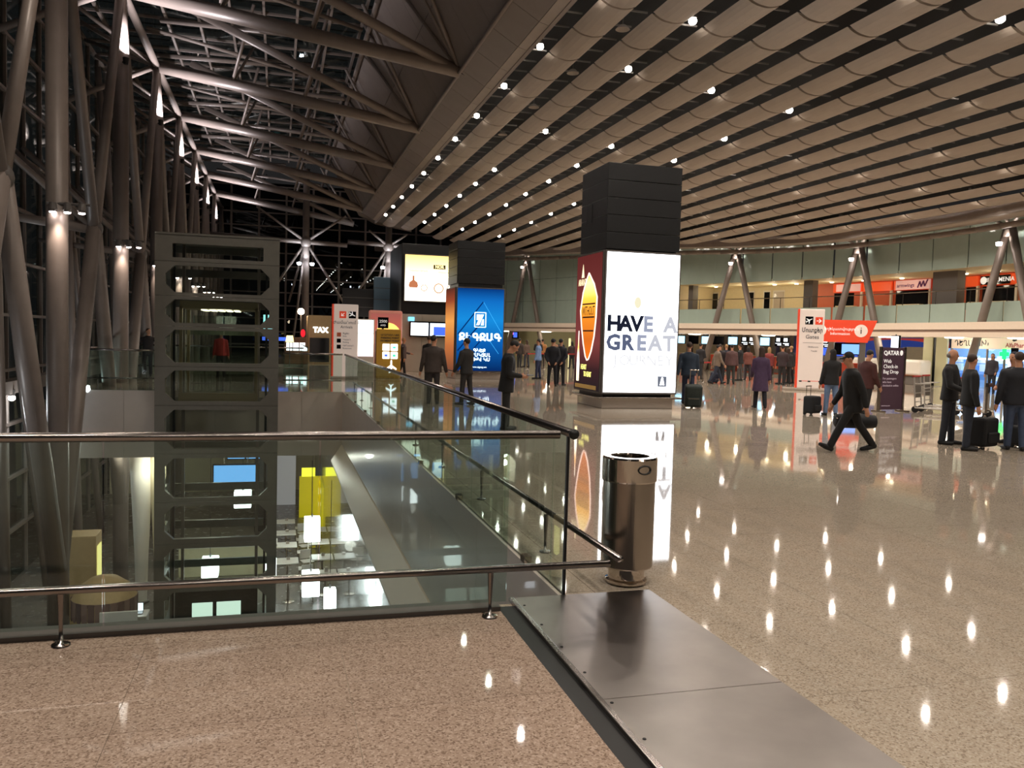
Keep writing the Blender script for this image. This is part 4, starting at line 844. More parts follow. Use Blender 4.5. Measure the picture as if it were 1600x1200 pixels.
# belt stanchions
def stanchion(loc, label, group): 
    t = thing('queue_stanchion', label, 'stanchion', loc, 0, group)
    MB().lathe([(0,0),(.17,0),(.16,.025),(.03,.04)],n=16).build('base','stainless',t); MB().tube((0,0,.03),(0,0,.96),.028,n=10).build('post','stainless',t); MB().tube((0,0,.86),(0,0,.97),.038,n=10).build('belt_head','rubber',t)
def belt(a, b, label, m='red_fabric', z=.9):
    a, b = Vector(a), Vector(b); d = (b-a).normalized(); n_ = Vector((-d.y,d.x,0))*.004
    vs = [a-n_,b-n_,b+n_,a+n_]; tag(MB().add([v+Vector((0,0,z-.03)) for v in vs]+[v+Vector((0,0,z+.03)) for v in vs],[(0,1,2,3),(7,6,5,4),(0,4,5,1),(1,5,6,2),(2,6,7,3),(3,7,4,0)]).build('queue_belt',m),label,'belt','queue belts')
Q1 = [(18.9,34.6,0),(20.4,36.0,0),(21.9,37.3,0),(23.2,38.2,0)]
for p in Q1: stanchion(p,'steel belt stanchion in the check-in queue','check-in queue stanchions')
for a,b in zip(Q1,Q1[1:]): belt(a,b,'red queue belt strung across the check-in line')
Q2 = [(14.0,46.6,0),(15.4,47.6,0),(16.8,48.4,0),(18.0,48.8,0)]
for p in Q2: stanchion(p,'steel belt stanchion in the far queue left of the white advert','far queue stanchions')
for a,b in zip(Q2,Q2[1:]): belt(a,b,'red queue belt across the far queue left of the white advert')
stanchion((17.6,17.3,0),'steel belt stanchion between the trolleys and the jeans man','hall stanchions'); stanchion((19.6,16.4,0),'steel belt stanchion beyond the jeans man','hall stanchions')
belt((17.6,17.3,0),(19.6,16.4,0),'dark brown belt between the two stanchions by the pharmacy',mat('belt_brown',(70,40,36),.7))
belt((17.6,17.3,0),(18.9,18.4,0),'dark brown belt stretched towards the trolleys','belt_brown')
# luggage
BKF = mat('black_fabric',(24,25,28),.75,noise=.1,nscale=20); GRF = mat('green_fabric',(40,50,48),.7,noise=.12,nscale=20)
def suitcase(label, loc, rz, w, d, h, m, tilt=0, handle=.45, name='rolling_suitcase', group=None):
    t = thing(name, label, 'suitcase', loc, rz, group); M = Matrix.Rotation(tilt,4,'X')
    MB().bev(-w/2,w/2,-d/2,d/2,.05,h,.05,M=M).build('shell',m,t,smooth=False)
    MB().bev(-w/2+.05,w/2-.05,-d/2-.05,-d/2+.01,.12,h*.55,.03,M=M).build('front_pocket',m,t); MB().box(-w/2+.08,w/2-.08,-d/2-.058,-d/2-.048,h*.5,h*.515,M=M).build('zip','stainless',t)
    hd = MB()
    if handle:
        for s in (-1,1): hd.tube(M @ Vector((s*.1,d/2-.03,h)), M @ Vector((s*.1,d/2-.03,h+handle)),.008,n=6)
        hd.tube(M @ Vector((-.12,d/2-.03,h+handle)), M @ Vector((.12,d/2-.03,h+handle)),.014,n=8).build('handle','stainless',t)
    else: hd.tube(M @ Vector((-.09,0,h)),M @ Vector((-.05,0,h+.06)),.012).tube(M @ Vector((-.05,0,h+.06)),M @ Vector((.05,0,h+.06)),.012).tube(M @ Vector((.05,0,h+.06)),M @ Vector((.09,0,h)),.012).build('handle','rubber',t)
    for s in (-1,1): MB().lathe([(0,-.02),(.045,-.02),(.045,.02),(0,.02)],n=12).build('wheel','rubber',t,loc=M @ Vector((s*(w/2-.06),d/2-.04,.045))).rotation_euler=(0,math.pi/2,0)
    return t
suitcase('dark green trolley suitcase pulled by the man in the blue leather jacket',(11.1,20.85,0),math.radians(-20),.46,.3,.66,GRF,.28,.4)
suitcase('black backpack suitcase standing behind the two men in dark jackets',(12.5,12.3,0),.3,.46,.32,.58,BKF,0,0)
suitcase('black cabin bag beside the woman in light jeans',(13.45,18.75,0),.4,.42,.3,.5,BKF,0,.25)
suitcase('black holdall suitcase on the floor behind the man in jeans at the edge',(13.42,12.35,0),.2,.36,.28,.42,BKF,0,0)
suitcase('red hard suitcase partly hidden beside the man in jeans',(14.35,12.7,0),.2,.4,.25,.35,mat('red_case',(150,24,30),.35),0,0)
suitcase('dark blue trolley bag of a traveller in the check-in queue',(19.1,34.0,0),.3,.36,.28,.5,mat('navy_case',(36,42,66),.6),.3,.35)
t = thing('duffel_bag','long black duffel bag with pale trim carried by the striding man','bag',(9.8,12.42,.5),math.radians(-16))
MB().rings([[Vector((x,r*math.cos(a),r*math.sin(a)*.85)) for a in [2*math.pi*i/14 for i in range(14)]] for x,r in ((-.36,.09),(-.34,.135),(-.2,.15),(.2,.15),(.34,.135),(.36,.09))]).build('bag',BKF,t,smooth=True)
MB().tube((-.15,0,.13),(-.05,.0,.24),.011,n=6).tube((-.05,0,.24),(.05,0,.24),.011,n=6).tube((.05,0,.24),(.15,0,.13),.011,n=6).build('handles','rubber',t)
MB().tube((-.36,-.1,.05),(.36,-.1,.05),.008,n=6).build('pale_trim','stainless',t)
# ================================================================== PEOPLE
def remesh(mb, vox, name, m, it=4):
    me = mb.mesh('tmp', m); o = bpy.data.objects.new('tmp', me); COL.objects.link(o)
    r = o.modifiers.new('r','REMESH'); r.mode = 'VOXEL'; r.voxel_size = vox
    s = o.modifiers.new('s','SMOOTH'); s.iterations = it; s.factor = .5
    dg = bpy.context.evaluated_depsgraph_get(); out = bpy.data.meshes.new_from_object(o.evaluated_get(dg)); bpy.data.objects.remove(o); bpy.data.meshes.remove(me)
    out.name = name; out.materials.clear(); out.materials.append(m if not isinstance(m,str) else MATS[m])
    out.polygons.foreach_set('use_smooth',[True]*len(out.polygons)); return out
def rotx(a): return Matrix.Rotation(math.radians(a),3,'X')
PM = {}
def cloth(c, rough=.75):
    k = 'cloth_%d_%d_%d' % c; return mat(k, c, rough, noise=.12, nscale=14)
def person_meshes(H=1.74, legs=((4,2,0),(-4,2,0)), arms=((6,8,12,0),(-4,8,10,0)), lean=2, head=(0,0), coat=0, female=False, hair='short', vox=.014, wide=1.0, splay=.012):
    """returns dict of meshes; local +y is forward. legs: (thigh fwd, knee bend, toe up) ; arms: (fwd, out, elbow, inward)"""
    hipz = 0; J = {}
    T = rotx(-lean)                                           # lean forward
    def tp(x,y,z): return T @ Vector((x,y,z))
    th, sh, an = .245*H, .238*H, .042*H
    for i,s in enumerate((-1,1)):
        a,k,toe = legs[i]; hip = Vector((s*.05*H,0,0)); ra = math.radians(a); rk = math.radians(a-k)
        kn = hip+Vector((s*splay,math.sin(ra)*th,-math.cos(ra)*th)); ank = kn+Vector((s*splay*.6,math.sin(rk)*sh,-math.cos(rk)*sh))
        J[i] = (hip,kn,ank,toe,s)
    low = min(j[2].z - an - max(0,-math.sin(math.radians(j[3])))*.11*H for j in J.values())
    U = Vector((0,0,-low))
    B = MB(); TR = MB(); TOP = MB(); SH = []
    hx = .0  # torso rings (z, rx, ry)
    fem = .94 if female else 1.0
    rings = [(-.06,.060,.052),(-.03,.083,.062),(.0,.092*(1.04 if female else 1),.066),(.06,.084,.06),(.115,.078*fem,.054),(.17,.088*fem,.058),(.23,.100*fem,.062),(.275,.104*fem,.056),(.30,.085*fem,.046),(.318,.05,.04),(.335,.034,.036),(.37,.032,.034)]
    def loft(mb, rr, g=0., k=1., n=16):
        mb.rings([[tp(math.cos(2*math.pi*i/n)*(rx*H*wide*k+g), math.sin(2*math.pi*i/n)*(ry*H*k+g)-(.008*H if z > .2 else 0), z*H)+U for i in range(n)] for z,rx,ry in rr])
    loft(B, rings, -.012)
    sh_z = .272*H
    hands = []
    for i,s in enumerate((-1,1)):
        f,o,e,inn = arms[i]; S0 = Vector((s*.108*H*fem*wide,-.005*H,sh_z))
        d1 = Vector((s*math.sin(math.radians(o)), math.sin(math.radians(f))*math.cos(math.radians(o)), -math.cos(math.radians(f))*math.cos(math.radians(o)))).normalized()
        d2 = Vector((s*math.sin(math.radians(o-inn)), math.sin(math.radians(f+e)), -math.cos(math.radians(f+e)))).normalized()
        S1 = S0+d1*.17*H; S2 = S1+d2*.15*H; S3 = S2+d2*.055*H
        P = [T @ q + U for q in (S0,S1,S2,S3)]; dd = (P[3]-P[2]).normalized()
        B.cap(P[0]*.85+(T @ Vector((0,0,sh_z))+U)*.15,P[1],.02*H,.02*H); B.cap(P[1],P[2],.02*H,.0145*H)
        TOP.cap(P[0],P[1],.041*H*fem,.036*H); TOP.cap(P[1],P[2]-dd*.01,.036*H,.029*H); TOP.cap(T @ Vector((s*.04*H,-.005*H,sh_z+.008*H))+U,P[0],.042*H,.041*H*fem)
        side = Vector((0,1,0)) if abs(dd.y) < .8 else Vector((0,0,1)); side = (side-dd*side.dot(dd)).normalized(); nrm = dd.cross(side)
        B.cap(P[2],P[3],.017*H,.02*H); B.ell((P[2]+P[3])/2,.022*H,.022*H,.026*H,10,6)
        for q in range(4):
            b0 = P[3]+side*(q-1.5)*.0125*H-dd*.004; L_ = (.042,.048,.045,.036)[q]*H; curl = nrm*(-s)*.25
            m1 = b0+(dd+curl*.5).normalized()*L_*.55; m2 = m1+(dd*.8+curl*2).normalized()*L_*.5; B.cap(b0,m1,.0065*H,.006*H,6,0,2); B.cap(m1,m2,.006*H,.005*H,6,0,2)
        tb0 = P[2]+side*.018*H; B.cap(tb0,tb0+(dd+side*.8).normalized()*.035*H,.0075*H,.0065*H,6,0,2); hands.append(P[3])
    for i in (0,1):
        hip,kn,ank,toe,s = J[i]; hip,kn,ank = hip+U,kn+U,ank+U
        B.cap(hip,kn,.046*H,.03*H); B.cap(kn,ank,.03*H,.02*H)
        TR.cap(hip,kn,.056*H,.041*H); TR.cap(kn,ank+Vector((0,0,.01)),.041*H,.036*H)
        fa = Matrix.Rotation(math.radians(toe),3,'X'); fd = fa @ Vector((s*.12,1,0)).normalized()
        h0 = ank+fa @ Vector((0,-.02*H,-an+.018*H)); B.cap(h0+Vector((0,0,.012)),h0+fd*.11*H,.014*H,.012*H)
        sm = MB(); sm.cap(h0,h0+fd*.07*H,.024*H,.026*H); sm.cap(h0+fd*.07*H,h0+fd*.125*H,.025*H,.019*H); sm.cap(ank,h0+Vector((0,0,.01)),.027*H,.024*H)
        fl_ = MB(); fl_.v = [(x,y,z) for x,y,z in sm.v]; fl_.f = sm.f; fl_.m = sm.m; SH.append(fl_)
    lo_ = [r for r in rings if r[0] <= .06]; loft(TR, [(-.065,.06,.055)]+lo_, .012, 1.03)
    hem = {0:-.055,1:-.10,2:-.24}[coat]
    up = [(hem,.103 if coat < 2 else .125,.08 if coat < 2 else .1)]+([( -.1,.108,.085)] if coat == 2 else [])+[(-.0,.1,.074),(.06,.096,.07),(.115,.093 if not female else .084,.066),(.17,.098*fem,.068),(.23,.108*fem,.07),(.272,.11*fem,.062),(.30,.088*fem,.05),(.322,.05,.044),(.335,.044,.044)]
    loft(TOP, up, .02)
    # head
    hy, hp = head; Hm = T @ Matrix.Rotation(math.radians(hy),3,'Z') @ rotx(-hp); nk = tp(0,-.006*H,.355*H)+U
    def hd(x,y,z): return nk+Hm @ Vector((x*H,y*H,z*H))
    M4 = Matrix.Translation(nk) @ Hm.to_4x4()
    B.cap(tp(0,-.006*H,.30*H)+U, hd(0,.004,.03), .033*H,.031*H)
    B.ell((0,.004*H,.082*H),.043*H,.052*H,.056*H,14,9,M=M4); B.ell((0,.018*H,.05*H),.034*H,.036*H,.045*H,12,8,M=M4)
    B.cap(hd(0,.052,.078),hd(0,.062,.062),.006*H,.009*H,6,0,2); B.ell((0,.046*H,.04*H),.016*H,.01*H,.006*H,8,6,M=M4)
    for s in (-1,1): B.ell((s*.044*H,-.002*H,.07*H),.006*H,.014*H,.02*H,8,6,M=M4)
    HR = MB()
    if hair in ('short','long','cap'):
        HR.ell((0,-.007*H,.094*H),.0475*H,.054*H,.052*H,16,10,M=M4)
    if hair == 'bald': HR.ell((0,-.02*H,.07*H),.0455*H,.042*H,.03*H,14,8,M=M4)
    if hair == 'cap': HR.ell((0,.055*H,.098*H),.04*H,.04*H,.008*H,12,6,M=M4)
    if hair == 'long': HR.rings([[hd(rx*math.cos(a),-.03+ry*math.sin(a),z) for a in [2*math.pi*i/12 for i in range(12)]] for z,rx,ry in ((.12,.03,.03),(.08,.047,.034),(.02,.05,.034),(-.05,.05,.026),(-.11,.04,.018))])
    EY_ = MB()
    for s in (-1,1): EY_.ell((s*.018*H,.0505*H,.08*H),.0075*H,.004*H,.0045*H,8,6,M=M4)
    EY_.ell((0,.0535*H,.041*H),.013*H,.003*H,.0025*H,8,5,M=M4)
    out = {'body':remesh(B,vox,'body','skin',3),'jacket':remesh(TOP,vox*1.4,'jacket',BKF,5),'trousers':remesh(TR,vox*1.4,'trousers',BKF,4),'hair':remesh(HR,vox,'hair',BKF,2),'eyes':EY_.mesh('eyes','dark_screen',True),'shoes':[s_.mesh('shoe','rubber',True) for s_ in SH]}
    out['hands'] = hands; return out
HAIRM = {'d':mat('hair_dark',(26,20,18),.6),'b':mat('hair_brown',(58,40,30),.6),'f':mat('hair_fair',(168,132,88),.6),'g':mat('hair_grey',(120,112,106),.6)}
def person(ms, label, loc, rz, top, legs_c, hairc='d', shoe=None, skin='skin', group=None):
    t = thing('person', label, 'person', loc, math.radians(rz), group)
    def put(n, me, m):
        o = link(n, me, t); o.material_slots[0].link = 'OBJECT'; o.material_slots[0].material = m if not isinstance(m,str) else MATS[m]; return o
    put('body', ms['body'], skin); put('jacket', ms['jacket'], cloth(top)); put('trousers', ms['trousers'], cloth(legs_c)); put('hair', ms['hair'], HAIRM.get(hairc) or cloth(hairc)); put('eyes', ms['eyes'], 'dark_screen')
    for s_ in ms['shoes']: put('shoe', s_, cloth(shoe) if shoe else 'rubber')
    return t
STAND = person_meshes(vox=.02)
STAND2 = person_meshes(H=1.76, legs=((6,6,0),(-3,1,0)), arms=((15,10,70,30),(12,10,75,35)), vox=.02, lean=3)
BACK = person_meshes(H=1.78, legs=((2,0,0),(-2,0,0)), arms=((-14,14,-18,40),(-14,14,-18,40)), lean=-1, vox=.018, splay=.03)
WOM = person_meshes(H=1.66, female=True, hair='long', coat=0, vox=.018, legs=((5,3,0),(-5,4,0)), arms=((10,8,40,10),(4,8,14,0)))
STEP = person_meshes(H=1.74, legs=((24,6,8),(-20,14,-18)), arms=((-16,8,12,0),(18,8,18,0)), lean=4, vox=.02)
BK, NV, DJ = (22,22,25), (28,32,46), (44,56,78)
# foreground group
M = person_meshes(H=1.75, legs=((3,2,0),(-3,1,0)), arms=((-6,8,92,24),(0,8,88,28)), lean=5, head=(0,34), wide=1.08, coat=1)
ph_ = person(M,'man in a black jacket and dark trousers bowing his head over a phone',(4.29,15.6,0),-98,(20,20,22),(30,29,30))
hp = (Vector(M['hands'][0])+Vector(M['hands'][1]))/2
t = thing('mobile_phone','small dark phone held by the man looking down','phone',(0,0,0)); t.matrix_world = Matrix.Translation((4.29,15.6,0)) @ Matrix.Rotation(math.radians(-98),4,'Z') @ Matrix.Translation(Vector(M['hands'][1])+Vector((0,.03,.03)))
MB().bev(-.035,.035,-.005,.13,-.004,.004,.003).build('case','dark_screen',t); MB().box(-.031,.031,0,.125,.0042,.005).build('screen',glow('phone_screen',(150,170,200),.8),t)
person(person_meshes(H=1.73,legs=((6,3,0),(-6,6,0)),arms=((8,14,30,10),(14,12,46,20)),lean=2),'man in a black and beige jacket standing before the blue advert',(4.78,21.4,0),35,(34,33,34),(40,38,38))
person(person_meshes(H=1.78,legs=((5,2,0),(-3,2,0)),arms=((4,12,14,0),(2,12,10,0)),wide=1.14,lean=1,head=(-35,0)),'broad man in a grey-brown jacket with his back to the balustrade',(3.95,21.7,0),-12,(66,56,52),(46,40,40))
person(STAND2,'man in a dark coat standing just behind the man in the grey-brown jacket',(5.35,30.4,0),-30,(30,28,30),(26,26,28),'b')
person(person_meshes(H=1.66,female=True,legs=((10,4,0),(-12,12,-8)),arms=((20,6,60,15),(-6,10,10,0)),vox=.018),'fair-haired woman with a black shoulder bag walking by the steel-clad pillar base',(5.2,35.9,0),-85,(92,82,84),(24,24,28),'f')
t = thing('shoulder_bag','black shoulder bag on the back of the fair-haired woman','bag',(4.95,35.85,.95)); MB().bev(-.13,.13,-.1,.1,0,.36,.04).build('bag',BKF,t); MB().tube((-.05,0,.34),(.12,0,.52),.012,n=6).build('strap','rubber',t)
person(person_meshes(H=1.76,legs=((4,2,0),(30,70,-20)),arms=((-8,62,10,-10),(-8,58,10,-12)),lean=-4,head=(40,0)),'man in a dark suit leaning back on the far balustrade with both arms spread',(-4.75,34.1,0),178,(34,28,30),(30,28,32),'b')
person(BACK,'police officer in dark uniform with hands clasped behind his back',(10.1,30.2,0),-20,(24,26,36),(22,24,34),(24,26,36))
person(BACK,'police officer in dark uniform wearing a peaked cap, right of his colleague',(10.62,30.75,0),-40,(30,32,42),(24,26,36),(24,26,36))
person(STAND,'man in a light blue shirt standing behind the two officers',(11.2,35.5,0),60,(120,150,196),(40,48,80))
person(person_meshes(H=1.78,legs=((12,4,4),(-12,10,-12)),arms=((-12,10,6,0),(6,8,14,0)),wide=1.12,lean=3),'man in a dark blue leather jacket pulling a green suitcase away from the white advert',(11.5,21.9,0),-25,(44,58,76),(38,46,72),'b')
person(person_meshes(H=1.70,female=True,hair='long',coat=2,legs=((8,3,0),(-10,6,-10)),arms=((12,8,34,12),(-2,8,10,0)),lean=2),'woman with long brown hair in a flared purple coat seen from behind',(13.0,20.5,0),-20,(74,54,84),(26,26,36),'b')
person(person_meshes(H=1.70,female=True,hair='long',legs=((3,1,0),(-3,1,0)),arms=((2,10,10,0),(18,8,60,20)),splay=.02),'woman with long dark hair in a black jacket and light blue jeans',(13.9,18.6,0),-20,(26,26,28),(112,136,172))
person(person_meshes(H=1.76,legs=((30,4,22),(-24,12,-14)),arms=((-14,10,12,0),(14,8,22,0)),lean=7,head=(0,12),hair='cap',wide=1.08,coat=1),'striding man in black clothes and flat cap carrying a duffel bag',(9.52,12.15,0),76,(20,20,22),(20,19,21),(20,20,23))
person(person_meshes(H=1.72,legs=((6,3,0),(-8,6,0)),arms=((6,8,20,5),(8,8,30,10)),head=(0,24)),'young man in a maroon jacket looking down behind the striding man',(13.6,16.9,0),-80,(74,36,34),(34,32,34))
person(person_meshes(H=1.78,legs=((3,1,0),(-3,2,0)),arms=((16,12,56,26),(14,12,58,26)),hair='bald',head=(10,0),wide=1.08),'tall balding man in a dark jacket and jeans beside the black backpack case',(12.3,12.95,0),-148,(24,24,26),(44,48,58),'g')
person(person_meshes(H=1.70,legs=((2,1,0),(-3,1,0)),arms=((4,10,16,0),(2,10,12,0)),wide=1.16,head=(30,0)),'stocky man in a black jacket glancing aside by the backpack case',(11.98,12.15,0),-120,(18,18,20),(42,48,62),'b')
person(person_meshes(H=1.76,legs=((4,2,0),(-4,2,0)),arms=((-2,10,8,0),(12,10,40,10)),wide=1.2),'man in blue jeans and a dark hooded jacket carrying nothing, near the red suitcase',(12.95,12.05,0),-30,(26,28,36),(64,78,104),'b')
person(STAND2,'man in a dark cap standing beyond the man in the hooded jacket',(13.75,12.9,0),100,(30,32,44),(40,44,56),(24,24,44))
person(WOM,'shop worker in a dark jacket and pale scarf standing before the pharmacy',(29.1,28.4,0),120,(50,48,56),(34,38,50))
person(WOM,'woman in a grey coat with a green bag at the pharmacy',(28.6,26.6,0),20,(120,116,116),(60,60,66),'b')
person(STAND,'distant person in a red jacket seen through the lift glass',(-2.1,33.6,0),10,(196,60,54),(34,32,34))
# check-in queue
for i,(p,rz,ms,tc,lc,lab) in enumerate((
  ((18.7,33.0),-95,STEP,(128,112,98),(44,52,70),'man in a tan jacket stepping along the check-in queue'),
  ((19.35,33.9),-30,STAND,(40,30,34),(34,34,40),'person in a dark jacket half hidden behind the tan jacket'),
  ((19.6,33.3),-25,STAND,(92,66,66),(50,52,50),'man in a brown jacket with his back to the hall in the queue'),
  ((21.0,36.2),-20,STAND,(30,32,46),(34,36,44),'tall man in a navy jacket behind the red queue belt'),
  ((20.3,37.5),-60,STAND2,(36,34,38),(40,40,44),'person in charcoal standing behind the red queue belt'),
  ((21.9,36.4),40,STAND2,(28,28,30),(80,76,74),'man in black leaning in the queue with grey trousers'),
  ((22.7,37.0),-20,WOM,(120,70,60),(50,40,44),'woman in a rust jacket facing the check-in counter'),
  ((22.6,35.0),-15,WOM,(140,60,58),(60,40,50),'woman in a red scarf behind the purple coat'),
  ((22.4,33.6),20,STAND,(30,30,30),(44,44,44),'tall person in black beside the totem sign'),
  ((22.9,33.9),-20,WOM,(48,46,46),(46,46,46),'long-haired woman in dark grey beside the totem sign'),
  ((22.0,33.0),-50,STAND2,(58,46,50),(40,38,40),'person in a brown-grey coat in the queue by the totem sign'),
  ((23.4,34.4),10,STAND,(24,24,26),(30,30,30),'person in a black coat at the edge of the totem sign'))):
    person(ms,lab,(p[0],p[1],0),rz,tc,lc,'dbdf'[i%4])
for i,(p,rz,ms,tc,lc,lab) in enumerate((
  ((14.3,49.2),-40,STAND,(60,50,46),(40,42,48),'person in a brown jacket in the far queue'),
  ((15.0,50.0),20,WOM,(110,90,80),(60,66,80),'woman with a grey-beige top in the far queue'),
  ((15.5,49.2),-20,STAND2,(34,34,38),(36,36,40),'person in dark clothes in the far queue'),
  ((16.1,50.2),-20,STAND,(176,120,70),(48,46,44),'person in an ochre top in the far queue'),
  ((16.7,49.6),10,STAND,(150,110,84),(60,56,56),'person in a tan shirt in the far queue'),
  ((17.3,50.2),-30,STAND2,(40,40,46),(36,36,40),'person in a charcoal top at the end of the far queue'),
  ((18.2,47.6),-20,STAND,(30,30,34),(30,30,36),'person in black in the far queue near the white advert'),
  ((18.0,46.3),30,STAND2,(26,26,30),(34,34,40),'person in black beside the amber poster, far behind'),
  ((17.6,48.9),0,WOM,(60,44,44),(40,40,44),'woman in a wine-coloured coat in the far queue'))):
    person(ms,lab,(p[0],p[1],0),rz,tc,lc,'dbdd'[i%4])
# ================================================================== LAMPS
GD = 'ceiling downlights'
lamp = MB().ell((0,0,-.06),.105,.105,.09,12,8,mi=0).lathe([(.0,.01),(.1,.01),(.1,.2),(.0,.2)],n=12,mi=1).mesh('downlight',[glow('downlight_lens',(255,246,235),32),'steel_dark'])
skip = {(1,4),(1,6),(2,2),(2,4),(3,2),(4,1),(4,3)}
for r_ in range(8):
    x = 7.12+2*PITCH*r_
    for n in range(-5,13):
        y = 11.35+3.965*n
        if y > 60 or (r_,n) in skip or not inside(x,y,3): continue
        tag(link('downlight', lamp, None, (x,y,zc(x)+(.30 if r_ < 4 else .42))), 'bright round downlight recessed in a dark slot of the banded ceiling', 'downlight', GD)
        spot('downlight_lamp', (x,y,zc(x)+.09), (x,y,0), CEIL_W*(1.8 if r_ >= 5 else 1), 168, (1,.89,.77), .07, .75)
for y in (16.5,20.5,24.3,28.3,32.5):                         # unlit dish lamps in the second slot
    t = thing('dish_lamp','unlit pale dish lamp hanging in the second ceiling slot','lamp',(8.5,y,zc(8.5)+.12),group='dish lamps'); MB().lathe([(0,.12),(.08,.11),(.19,0),(.18,-.01),(.07,.1)],n=16).build('dish','ceiling_panel',t); MB().tube((0,0,.12),(0,0,.9),.015,n=6).build('rod','steel_dark',t)
for k in range(-2,6):
    y = CY(k); z = 4.38
    t = thing('floodlight_bar', 'bar of three downward floodlights fixed to the steel column', 'floodlight', (CX+.28,y-.3,z), group='floodlight bars on the columns')
    MB().tube((-.45,.1,.2),(.45,.1,.2),.03,n=8).build('bar','steel_dark',t); MB().tube((0,.1,.2),(-.15,.25,.25),.03,n=8).build('bracket','steel_dark',t)
    for dx in (-.3,0,.3):
        b = MB().lathe([(0,0),(.085,0),(.1,.05),(.075,.2),(0,.22)],n=12).build('lamp_can','steel_dark',t,loc=(dx,0,0)); MB().ell((0,0,-.012),.075,.075,.025,10,6).build('lens',glow('flood_lens',(255,240,235),26),b)
    spot('column_flood', (CX+.16,y-.42,z-.06), (CX+.02,y-.16,z-3.2), FLOOD_W, 75, (1,.82,.70), .08, .6)
    t = thing('column_uplight','floodlight aimed up at the tapering column head','floodlight',(CX+.2,y-.36,10.3),group='uplights on the columns'); MB().lathe([(0,-.2),(.07,-.2),(.1,0),(.09,.01),(0,.01)],n=12).build('lamp_can','black_gap',t); MB().tube((0,0,-.1),(-.15,.2,-.1),.03,n=6).build('bracket','black_gap',t)
    if k >= -1: spot('column_uplight_lamp', (CX+.3,y-.4,10.34), (CX+.9,y-.25,12.6), UP_W, 135, (.98,.93,1.0), .05, .5)
for x,y in ((-4.5,1.0),(-1.6,.6),(1.0,.4),(-4.5,-5),(-1.6,-5),(1.0,-5),(-3.2,9.5),(.6,9.5),(-3.2,17),(.6,17)):    # added fill lamps, out of view, brightening the near floor and the atrium
    tag(link('downlight', lamp, None, (x,y,11.6)), 'added round fill lamp at roof truss height above the walkway and atrium', 'downlight', 'added truss fill lamps')
    spot('truss_fill_lamp', (x,y,11.3), (x,y,0), CEIL_W*(6.5 if y < 5 else 2.2), 84 if y < 5 else 150, (1,.88,.76), .08, .6)
# ================================================================== LOWER CAFE
WHT = mat('cafe_white',(225,218,208),.4)
tt = MB().bev(-.36,.36,-.36,.36,.70,.74,.008).mesh('table_top',WHT); pd = MB().lathe([(0,0),(.2,0),(.2,.02),(.035,.035),(.035,.7),(0,.7)],n=12).mesh('pedestal','stainless')
def table(x,y,label,group):
    t = thing('cafe_table',label,'table',(x,y,LOW),0,group); link('table_top',tt,t); link('pedestal',pd,t)
    n_ = tag(MB().bev(-.06,.06,-.05,.05,0,.09,.01).build('napkin_holder','stainless',loc=(x+.03,y+.1,LOW+.742)),'small steel napkin holder on a white cafe table','napkin holder','napkin holders')
cs = MB().bev(-.2,.2,-.2,.2,.43,.46,.01).mesh('seat',WHT); cbk = MB().bev(-.2,.2,.18,.2,.5,.82,.008).mesh('backrest',WHT)
lg = [MB().tube((sx*.17,sy*.17,.44),(sx*.19,sy*.19,0),.012,n=6).mesh('leg','stainless') for sx in (-1,1) for sy in (-1,1)]
def chair(x,y,rz,label,group):
    t = thing('cafe_chair',label,'chair',(x,y,LOW),rz,group); link('seat',cs,t); link('backrest',cbk,t)
    for l in lg: link('leg',l,t)
    MB().tube((-.18,.19,.45),(-.18,.19,.8),.012,n=6).tube((.18,.19,.45),(.18,.19,.8),.012,n=6).build('back_posts','stainless',t)
for i,y in enumerate((26.7,28.9,31.1,33.0,35.0)):
    table(.38,y,'square white cafe table in the row next to the lift','cafe tables near the lift')
    chair(.95,y,-math.pi/2,'white cafe chair on the aisle side of the row by the lift','aisle chairs'); chair(-.2,y,math.pi/2,'white cafe chair on the lift side of the row by the lift','lift side chairs')
for i,y in enumerate((27.2,29.2,31.4,33.4)):
    table(1.55,y,'square white cafe table against the grey wall','cafe tables by the wall'); chair(1.02+.05,y+.6,.3,'white cafe chair drawn up to a table by the grey wall','wall row chairs')
def lantern(x,y,w,h,z,label):
    t = thing('light_box',label,'lamp',(x,y,z)); MB().bev(-w/2,w/2,-w/2,w/2,0,h,.03).build('shade',glow('lantern',(250,252,255),5.5),t); MB().tube((0,0,h),(0,0,h+.12),.03,n=8).build('cap','steel_dark',t); MB().tube((0,0,h+.1),(0,0,-1.95-z),.008,n=6).build('cable','rubber',t)
    point('cafe_lamp',(x,y-.0,z-.25),LOW_W*w*.25,(1,.95,.88),.2)
lantern(1.25,30.5,.55,.85,LOW+1.0,'glowing white box lantern hanging over the cafe aisle beside the yellow wall')
lantern(1.0,24.9,.5,.7,LOW+.75,'glowing white box lantern hanging nearest the grey wall and the lift')
lantern(1.35,21.5,.3,.55,LOW+1.4,'small white lantern with a yellow stripe by the grey wall')
lantern(-1.2,32.0,.6,.6,LOW+2.0,'glowing white lantern seen through the lift shaft')
lantern(-2.0,27.6,.5,.6,LOW+.7,'glowing white lantern low behind the lift door')
lantern(-.15,27.5,.34,.6,LOW+.6,'glowing white lantern beside the right edge of the lift')
for x,y in ((-3,34),(.5,34.8)):  # added fill lamps that brighten the back of the lower cafe
    tag(link('downlight', lamp, None, (x,y,-2.02)), 'added round fill lamp under the far walkway above the lower cafe', 'downlight', 'added walkway fill lamps'); point('walkway_fill_lamp',(x,y,-2.4),LOW_W*3,(1,.93,.84),.2)
